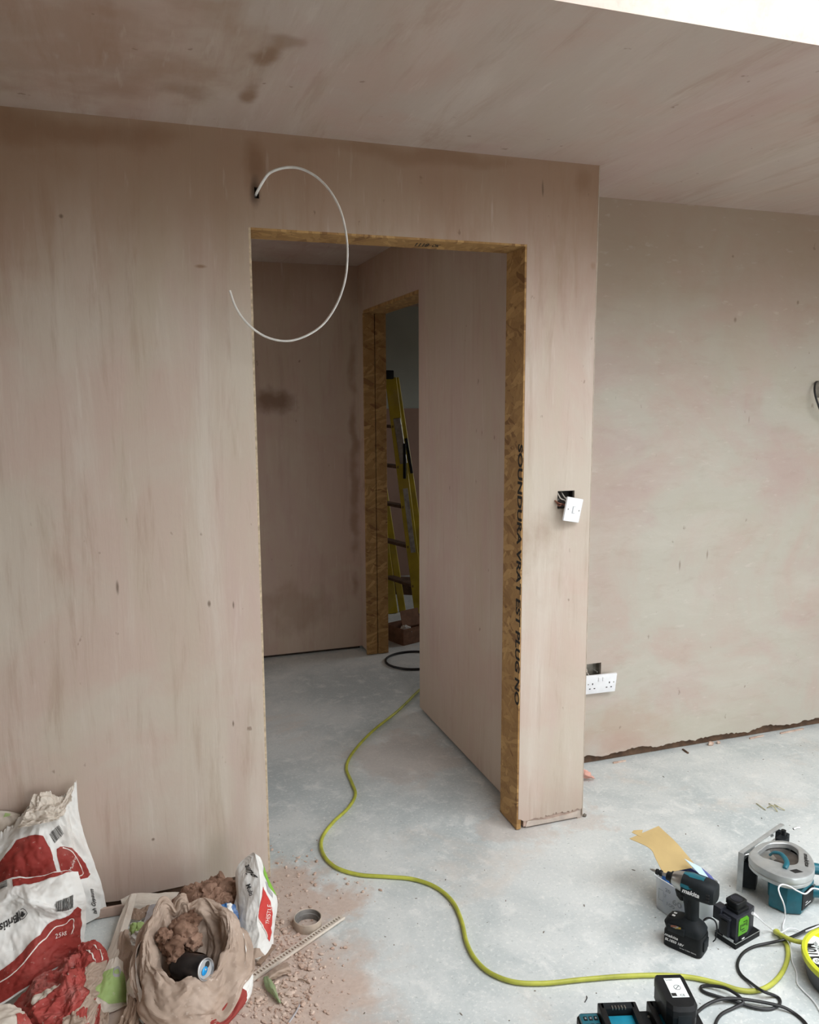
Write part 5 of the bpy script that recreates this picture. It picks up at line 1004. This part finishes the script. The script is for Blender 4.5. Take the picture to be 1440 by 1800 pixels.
# upright sack at the end of the wall
R0 = [[[0.262, -0.225, 0.199], [0.279, -0.23, 0.223], [0.292, -0.235, 0.238], [0.305, -0.23, 0.221], [0.313, -0.225, 0.204]], [[0.238, -0.245, 0.172], [0.258, -0.265, 0.181], [0.296, -0.29, 0.188], [0.319, -0.262, 0.167], [0.332, -0.24, 0.143]], [[0.236, -0.265, 0.122], [0.258, -0.3, 0.13], [0.288, -0.325, 0.13], [0.323, -0.29, 0.113], [0.349, -0.26, 0.09]], [[0.228, -0.285, 0.078], [0.246, -0.33, 0.088], [0.275, -0.355, 0.094], [0.31, -0.32, 0.064], [0.339, -0.285, 0.041]], [[0.216, -0.32, 0.043], [0.241, -0.36, 0.047], [0.278, -0.375, 0.066], [0.304, -0.35, 0.034], [0.327, -0.32, 0.012]], [[0.214, -0.345, 0.02], [0.232, -0.37, 0.011], [0.259, -0.395, 0.011], [0.29, -0.392, 0.009], [0.315, -0.372, 0.005]]]
tr = thing('plaster_sack', 'white sack with red label and green edge, upright at the door end', 'sack', (R0[5][2][0], R0[5][2][1], 0.0), group='plaster sacks by the wall')
G = crumple(net(loc(tr, R0), 81, 96, True), 0.0035, 83, 2.2, 5, edge=0.5)
pillow('sack_paper', G, (-0.02, 0.075, 0.01), P_white, tr)
patch('red_label', G, [(0.5833, 0.2625), (0.6792, 0.3167), (0.7625, 0.4125), (0.8667, 0.5542), (0.8875, 0.7333), (0.8708, 0.8458), (0.75, 0.7875), (0.5292, 0.5417), (0.5208, 0.4)], P_lred, tr)
stripe('white_line', G, [(0.5375, 0.5708), (0.6375, 0.675), (0.75, 0.7875)], 0.02, P_wline, tr)
patch('green_print', G, [(0.9625, 0.0125), (1.0, 0.0625), (1.0, 0.1542), (1.0, 0.25), (1.0, 0.3542), (0.9125, 0.3083), (0.7708, 0.225), (0.6542, 0.1542)], paper('leaf_green_print', hx('7fb53c'), 0.15, 'b9b59b'), tr)
patch('grey_print', G, [(0.6875, 0.2208), (0.8, 0.2458), (0.8792, 0.3333), (0.8458, 0.3792), (0.7542, 0.3208)], P_grey, tr)
patch('kraft_foot', G, [(0.1, 0.9917), (0.2417, 0.9), (0.5583, 0.9083), (0.7458, 0.9875), (0.4958, 0.9958), (0.2458, 0.9917)], P_kraft, tr)
uvtext(G, 'THISTLE', [(0.7667, 0.6208), (0.7833, 0.4375), (0.675, 0.6125)], P_wline, tr, shear=0.1)
uvtext(G, 'aung', [(0.0875, 0.0417), (0.3208, 0.175), (0.25, 0.0583)], P_black, tr, bold=0.02)
uvtext(G, 'Multi', [(0.2542, 0.2542), (0.2958, 0.3458), (0.3333, 0.2375)], P_black, tr, bold=0.02)
uvtext(G, '25', [(0.0458, 0.9042), (0.1292, 0.9292), (0.1083, 0.8333)], P_black, tr, bold=0.02)

kf, G = scrap('kraft_fold', 'folded dull brown paper between the green label and the kraft sack', [[(-0.079, -0.44, 0.045), (-0.059, -0.44, 0.052), (-0.039, -0.45, 0.038)], [(-0.085, -0.5, 0.043), (-0.059, -0.52, 0.06), (-0.038, -0.51, 0.03)], [(-0.108, -0.55, 0.032), (-0.071, -0.57, 0.038), (-0.039, -0.57, 0.021)], [(-0.122, -0.6, 0.021), (-0.078, -0.62, 0.021), (-0.041, -0.62, 0.007)]], P_kraft2, 77, 0.008, 50)
uvtext(G, '60', [(0.40, 0.30), (0.62, 0.34), (0.42, 0.16)], P_black, kf, bold=0.02)
a, b = Vector((-0.226, -0.016, 0.0)), Vector((-0.065, -0.027, 0.0)); d = b-a; bm = B(); box(bm, (d.length/2, 0, 0.018), (d.length, 0.010, 0.030), 0.001)
tag(part('board_strip', bm, M_board, M=Matrix.Translation((a.x, -0.034, 0)) @ Matrix.Rotation(R_(-2), 4, 'Z')), 'pinkish board strip standing along the wall foot beside the tallest sack', 'board strip')

# ------------------------------------------------------------------ on the floor near the sacks
rp = thing('tape_ring', 'dusty empty tape ring lying on the floor beside the sacks', 'tape ring', (0.437, -0.285, 0))
Mr = plain('dusty_card_ring', hx('b1a596'), 0.85, var=0.12, dust=0.4); Mr2 = plain('dirty_ring_inside', hx('7d7a76'), 0.8, var=0.35, scale=16)
bm = B(); lathe(bm, [(0.0395, 0.001), (0.0415, 0.0), (0.0425, 0.003), (0.0425, 0.029), (0.0412, 0.0305), (0.0395, 0.0295)], 56); part('outer_wall', bm, Mr, rp)
bm = B(); lathe(bm, [(0.0395, 0.0295), (0.0385, 0.018), (0.0350, 0.0165), (0.0340, 0.001)], 56); part('inner_wall', bm, Mr2, rp)
# perforated plaster bead
p0, p1 = Vector((0.233, -0.476, 0.0)), Vector((0.546, -0.291, 0.0)); Lb = (p1-p0).length; an = math.atan2(p1.y-p0.y, p1.x-p0.x)
st = thing('bead_strip', 'long dusty perforated edge bead lying across the rubble', 'bead strip', p0, an); st.location.z = 0.008
xs_ = sorted([0, Lb]+[q for k in range(1, 34) for q in (k*Lb/34.5, k*Lb/34.5+0.0058)])
hl = lambda a, b: 0.0 < b < 0.011 and any(k*Lb/34.5 < a < k*Lb/34.5+0.0058 for k in range(1, 34))
bm = cells(xs_, [-0.009, 0.0, 0.011, 0.014], hl, lambda a, b: (a, b, 0.0), lambda a, b: (a, b, 0.004)); part('perforated_wing', bm, P_cream, st, smooth=False)
bm = B(); box(bm, (Lb/2, -0.008, 0.003), (Lb, 0.003, 0.008), 0.0008); part('bead_nose', bm, P_cream, st)
ko, G = scrap('kraft_offcut', 'brown card offcut lying below the bead strip', [[(0.277, -0.478, 0.014), (0.301, -0.464, 0.022), (0.344, -0.447, 0.02)], [(0.28, -0.501, 0.02), (0.31, -0.492, 0.03), (0.347, -0.478, 0.024)], [(0.297, -0.488, 0.006), (0.323, -0.486, 0.012), (0.35, -0.478, 0.006)]], P_kraft, 9, 0.002, 24, cat='card scrap')
go, G = scrap('green_scrap', 'curled dusty green wrapper strip on the pink dust', [[(0.272, -0.478, 0.012), (0.281, -0.49, 0.022), (0.293, -0.495, 0.012)], [(0.271, -0.517, 0.012), (0.284, -0.534, 0.026), (0.298, -0.531, 0.01)], [(0.286, -0.555, 0.008), (0.293, -0.569, 0.02), (0.301, -0.567, 0.006)], [(0.296, -0.576, 0.004), (0.298, -0.584, 0.01), (0.303, -0.582, 0.004)]], paper('dusty_green_paper', hx('8b9a72'), 0.4, 'b9a493'), 10, 0.002, 26, cat='paper scrap')
def chip_bm(r, seed, sq=(1, 0.7, 0.45)): return lump_bm(r, seed, 2, sq, 0.5, 1.3)
chips = [(0.316, -0.47, 0.0), (0.341, -0.472, -0.0), (0.358, -0.501, 0.0), (0.387, -0.502, 0.0), (0.383, -0.457, 0.0), (0.305, -0.497, 0.0), (0.325, -0.508, 0.0), (0.332, -0.552, 0.0), (0.358, -0.601, 0.0), (0.288, -0.394, 0.0), (0.341, -0.326, 0.0), (0.364, -0.293, 0.0), (0.331, -0.304, 0.0), (0.434, -0.45, 0.0), (0.403, -0.476, 0.0), (0.364, -0.4, 0.0), (0.272, -0.59, 0.0), (0.249, -0.549, 0.0), (0.366, -0.243, 0.0), (0.355, -0.366, 0.0)]
for s, q in enumerate(chips):
    r = 0.006+0.006*((s*37 % 10)/10); o = part('plaster_chip', chip_bm(r, s+50), M_crumb, M=Matrix.Translation(Vector((q[0], q[1], r*0.4))) @ Matrix.Rotation(s*1.3, 4, 'Z'), ang=40)
    tag(o, 'pale pink plaster chip on the dusty floor near the bead strip', 'plaster chip', 'plaster chips on the floor')
lo = [(0.266, -0.397, 0.0), (0.307, -0.37, 0.0), (0.268, -0.417, 0.0), (0.329, -0.357, -0.0)]
for s, (a, b) in enumerate(((lo[0], lo[1]), (lo[2], lo[3]))):
    a, b = Vector(a), Vector(b); d = b-a; bm = B(); box(bm, (d.length/2, 0, 0.006+0.003*s), (d.length, 0.014, 0.006), 0.001)
    tag(part('wood_offcut', bm, P_kraft2 if s else P_cream, M=Matrix.Translation(a) @ Matrix.Rotation(math.atan2(d.y, d.x)+0.1*s, 4, 'Z')), ('pale wood sliver at the foot of the upright sack, further from the bead', 'darker wood sliver between the upright sack and the bead strip')[s], 'wood offcut')
a, b = [(0.349, -0.602, 0.0), (0.31, -0.655, 0.0)]; bm = B(); tube(bm, [(a[0], a[1], 0.003), ((a[0]+b[0])/2+.004, (a[1]+b[1])/2, 0.006), (b[0], b[1], 0.003)], 0.0024, 8, 5); tag(part('thin_stick', bm, P_grey), 'thin grey stick lying on the pink dust near the picture edge', 'stick')
a, b = [(0.357, -0.503, 0.0), (0.391, -0.532, 0.0)]; bm = B(); tube(bm, [(a[0], a[1], 0.002), ((a[0]+b[0])/2, (a[1]+b[1])/2+.004, 0.005), (b[0], b[1], 0.002)], 0.0016, 6, 5); tag(part('thin_stick', bm, P_kraft2), 'short dark twig on the pink dust below the bead strip', 'stick')
# loose crumbs nobody could count
rs = np.random.RandomState(5); bm = B()
cl = [(0.277, -0.515, -0.0), (0.341, -0.418, 0.0), (0.331, -0.282, 0.0), (0.388, -0.155, 0.0), (0.387, -0.058, -0.0), (0.352, -0.607, 0.0), (0.233, -0.608, 0.0), (0.403, -0.439, 0.0), (0.582, -0.126, 0.0), (0.466, 0.054, 0.0)]
wt = [5, 6, 6, 2, 2, 4, 4, 3, 1, 1]
for n_ in range(1500):
    c = cl[rs.choice(10, p=np.array(wt)/sum(wt))]; x, y = rs.normal(c[0], 0.06), rs.normal(c[1], 0.06); r = 0.0012+0.0045*rs.uniform()**3
    if y > -0.02 and x < 0.39: continue
    M = Matrix.Translation((x, y, r*0.5)) @ Matrix.Rotation(rs.uniform(0, 6), 4, 'Z') @ Matrix.Diagonal((r*rs.uniform(.8, 2), r, r*rs.uniform(.5, .9), 1))
    bmesh.ops.create_icosphere(bm, subdivisions=1, radius=1.0, matrix=M)
cr = part('plaster_crumbs', bm, M_crumb, ang=30); cr['kind'] = 'stuff'; tag(cr, 'fine pink plaster crumbs strewn over the floor by the sacks', 'crumbs')
bm = B()
for n_ in range(260):
    x, y = rs.uniform(0.3, 2.9), rs.uniform(-1.0, 0.33)
    if x < 1.56 and y > -0.02 and not (0.42 < x < 1.25): continue
    r = 0.0006+0.0015*rs.uniform()**3; M = Matrix.Translation((x, y, r*0.4)) @ Matrix.Rotation(rs.uniform(0, 6), 4, 'Z') @ Matrix.Diagonal((r*rs.uniform(1, 4), r, r*.6, 1))
    bmesh.ops.create_icosphere(bm, subdivisions=1, radius=1.0, matrix=M)
gr = part('floor_grit', bm, plain('dark_grit', hx('6f665c'), 0.9, var=0.4)); gr['kind'] = 'stuff'; tag(gr, 'specks of dark grit scattered over the concrete', 'grit')

# scraps along the alcove wall and by the pier
rg, G = scrap('pink_rag', 'pink crumpled rag on the floor just behind the pier', [[(1.702, 0.291, 0.05), (1.728, 0.271, 0.05), (1.752, 0.274, 0.035)], [(1.692, 0.273, 0.03), (1.714, 0.238, 0.045), (1.756, 0.243, 0.028)], [(1.704, 0.292, 0.004), (1.744, 0.277, 0.004), (1.778, 0.257, 0.003)]], plain('pink_cloth', hx('d8a596'), 0.9), 14, 0.004, 26, cat='rag')
for s, (q, r, nm, lb) in enumerate([[(1.578, 0.009, 0.005), 0.008, 'small_stone', 'small grey stone at the foot of the pier'], [(2.463, 0.377, 0.01), 0.013, 'plaster_chip', 'larger white chip in the dark gap under the alcove wall'], [(2.508, 0.381, 0.007), 0.009, 'plaster_chip', 'smaller white chip next to the larger one under the alcove wall']]):
    tag(part(nm, chip_bm(r, s+90, (1, .8, .8)), M_crumb if s else plain('grey_stone', hx('6e675e'), 0.9), M=Matrix.Translation(q)), lb, 'stone' if s == 0 else 'plaster chip')
for s, (a, b, lb) in enumerate([[(2.681, 0.375, 0.004), (2.765, 0.379, 0.004), 'white plaster sliver near the middle of the alcove wall foot'], [(2.86, 0.373, 0.004), (3.004, 0.38, 0.004), 'long white plaster sliver at the right end of the alcove wall foot'], [(1.934, 0.365, 0.004), (1.998, 0.366, 0.004), 'white plaster sliver close to the pier at the alcove wall foot'], [(2.311, 0.382, 0.003), (2.308, 0.339, 0.003), 'dark splinter pointing out from the alcove wall foot']]):
    a, b = Vector(a), Vector(b); bm = B(); d = b-a; box(bm, (d.length/2, 0, 0), (d.length, 0.008, 0.006), 0.001); tag(part('plaster_sliver' if s < 3 else 'wood_splinter', bm, M_crumb if s < 3 else M_sole, M=Matrix.Translation(a) @ Matrix.Rotation(math.atan2(d.y, d.x), 4, 'Z')), lb, 'plaster sliver' if s < 3 else 'splinter')
M_straw = plain('dry_grass', hx('9a9568'), 0.8)
tu = thing('grass_tuft', 'few dry grass blades lying on the bare floor right of the pier', 'grass', (2.306, -0.167, 0.0))
for a, b, c in [[(2.27, -0.129, 0.002), (2.265, -0.16, 0.004), (2.265, -0.184, 0.002)], [(2.317, -0.146, 0.002), (2.299, -0.188, 0.012), (2.299, -0.21, 0.002)], [(2.282, -0.172, 0.002), (2.304, -0.177, 0.01), (2.33, -0.179, 0.002)], [(2.331, -0.16, 0.002), (2.323, -0.198, 0.008), (2.335, -0.209, 0.002)]]:
    bm = B(); tube(bm, [Vector(v)-tu.location for v in (a, b, c)], 0.0022, 6, 5, flat=0.4); part('blade', bm, M_straw, tu)
a, b = [(1.085, -0.823, -0.0), (1.069, -0.841, 0.0)]; bm = B(); tube(bm, [(a[0], a[1], .002), (a[0]-.004, (a[1]+b[1])/2, .004), (b[0], b[1], .002)], 0.0013, 6, 5); tag(part('thin_splinter', bm, M_slot), 'tiny dark splinter beside the battery charger', 'splinter')

# ------------------------------------------------------------------ through the far opening
def beam(bm, p0, p1, w, d, side):
    p0, p1 = Vector(p0), Vector(p1); z = (p1-p0); L_ = z.length; z.normalize(); x = Vector(side); x = (x-z*x.dot(z)).normalized(); y = z.cross(x)
    M = Matrix(((x.x, y.x, z.x, p0.x), (x.y, y.y, z.y, p0.y), (x.z, y.z, z.z, p0.z), (0, 0, 0, 1))); box(bm, (0, 0, L_/2), (w, d, L_), min(w, d)*0.12, M=M, seg=1); return M
M_ylw = plain('yellow_fibreglass', hx('b3a01e'), 0.5, var=0.15, scale=8, dust=0.2)
q0 = Vector((1.883, 2.72, 0.001)); q0.z = 0.0; q1 = Vector((1.712, 2.86, 1.732))
la = thing('stepladder', 'yellow fibreglass stepladder leaning in the dark room past the hall', 'ladder', q0)
vw = Vector((1, -0.25, 0)); sp = Vector((-0.10, 0.36, 0))
for k, (off, nm) in enumerate(((Vector((0, 0, 0)), 'stile'), (sp, 'stile'), (Vector((0.085, 0.02, 0)), 'rear_stile'), (Vector((0.085, 0.02, 0))+sp, 'rear_stile'))):
    bm = B(); a = off+Vector((0, 0, 0.002)); b = q1-q0+off
    if k >= 2: b = b+Vector((-0.045, 0, 0))
    M = beam(bm, a, b, 0.078 if k < 2 else 0.05, 0.028, vw); part(nm, bm, M_ylw, la)
for k in range(1, 6):
    t = k/6.2; a = (q1-q0)*t; bm = B(); beam(bm, a, a+sp, 0.07, 0.02, vw); part('tread', bm, M_sole, la)
bm = B(); box(bm, q1-q0+sp/2+Vector((0.0, 0, 0.02)), (0.12, 0.46, 0.06), 0.01); part('top_cap', bm, M_blk, la)
def on(t, dx=0.0, dy=-0.022): return (q1-q0)*t+Vector((dx, dy, 0))
bm = B(); beam(bm, on(0.30, 0.0, -0.016), on(0.56, 0.0, -0.016), 0.034, 0.004, vw); part('label', bm, plain('worn_grey_label', hx('9d9c98'), 0.6, var=0.3, scale=30), la)
bm = B(); beam(bm, on(0.66, 0.01), on(0.84, 0.0), 0.05, 0.014, vw); part('hinge_bracket', bm, M_metal, la)
bm = B(); beam(bm, on(0.60, 0.0, -0.03), on(0.74, 0.03, -0.03), 0.02, 0.014, vw); part('locking_hook', bm, M_blk, la)
bm = B(); beam(bm, on(0.62, 0.06, -0.02), on(0.76, 0.05, -0.02), 0.02, 0.014, vw); part('locking_hook', bm, M_blk, la)
bm = B(); beam(bm, (0, 0, 0.0), on(0.05, 0, 0), 0.085, 0.034, vw); part('foot', bm, M_blk, la)
# work platform
w0, w1 = Vector((1.907, 3.75, 0.138)), Vector((2.168, 3.6, 0.007)); 
pl_ = thing('work_platform', 'dark brown folding work platform behind the yellow ladder', 'work platform', ((w0.x+w1.x)/2, (w0.y+w1.y)/2, 0))
zt = (w0.z+w1.z)/2+0.02; d = Vector((w1.x-w0.x, w1.y-w0.y, 0)).normalized(); nrm = Vector((-d.y, d.x, 0))
cc = Vector((0, 0, zt))
for k in range(2):
    bm = B(); beam(bm, cc-d*0.22+nrm*(0.09*k), cc+d*0.22+nrm*(0.09*k), 0.085, 0.03, nrm); part('plank', bm, M_sole, pl_)
bm = B(); beam(bm, cc-d*0.22-nrm*0.05-Vector((0, 0, 0.055)), cc+d*0.22-nrm*0.05-Vector((0, 0, 0.055)), 0.02, 0.10, nrm); part('side_rail', bm, M_sole, pl_)
for s in (-1, 1):
    for t in (0, 1):
        bm = B(); a = cc+d*(0.17*s)+nrm*(0.12*t-0.03)-Vector((0, 0, 0.03)); b = Vector((a.x, a.y, 0.002))+d*(0.05*s); beam(bm, b, a, 0.022, 0.022, d); part('leg', bm, M_blk, pl_)
# cardboard box on the floor
kb = thing('cardboard_box', 'small dark brown cardboard box on the floor at the ladder foot', 'box', (1.66, 2.307, 0.0), R_(20))
M_bx = plain('brown_card', hx('7d5b45'), 0.85, var=0.15)
for nm, c, s in (('box_side', (-0.055, 0.10, 0.055), (0.004, 0.19, 0.108)), ('box_side', (0.115, 0.10, 0.055), (0.004, 0.19, 0.108)), ('box_side', (0.03, 0.006, 0.055), (0.166, 0.004, 0.108)), ('box_side', (0.03, 0.194, 0.055), (0.166, 0.004, 0.108)), ('box_floor', (0.03, 0.10, 0.004), (0.166, 0.184, 0.004))):
    bm = B(); box(bm, c, s); part(nm, bm, M_bx, kb, smooth=False)
bm = B(); box(bm, (0.045, 0.0, 0.165), (0.15, 0.004, 0.11), M=Matrix.Translation((0, 0.02, 0.0)) @ Matrix.Rotation(R_(-14), 4, 'X')); part('raised_flap', bm, M_bx, kb, smooth=False)
pb = Vector((1.63, 2.335, 0.11)); ws, G = scrap('white_wad', 'small white paper wad sticking out of the brown cardboard box', [[(pb.x-.03, pb.y+.02, .09), (pb.x, pb.y+.03, .115), (pb.x+.04, pb.y+.02, .10)], [(pb.x-.03, pb.y, .10), (pb.x, pb.y, .125), (pb.x+.04, pb.y, .105)], [(pb.x-.03, pb.y-.02, .08), (pb.x, pb.y-.02, .10), (pb.x+.04, pb.y-.02, .08)]], P_white, 31, 0.006, 20)
ring_ = [(1.57+0.176*math.cos(t), 1.978+0.168*math.sin(t), 0.007) for t in np.linspace(0, 2*math.pi, 40, endpoint=False)]
bm = B(); rr = [[Vector((1.57+(0.176+0.007*math.cos(s))*math.cos(t), 1.978+(0.168+0.007*math.cos(s))*math.sin(t), 0.0075+0.007*math.sin(s))) for s in np.linspace(0, 2*math.pi, 10, endpoint=False)] for t in np.linspace(0, 2*math.pi, 60)]
ring_loft(bm, rr, cap=False); bmesh.ops.remove_doubles(bm, verts=bm.verts, dist=1e-5)
tag(part('hose_loop', bm, M_blackc), 'single dark loop of cable lying across the far threshold', 'cable')
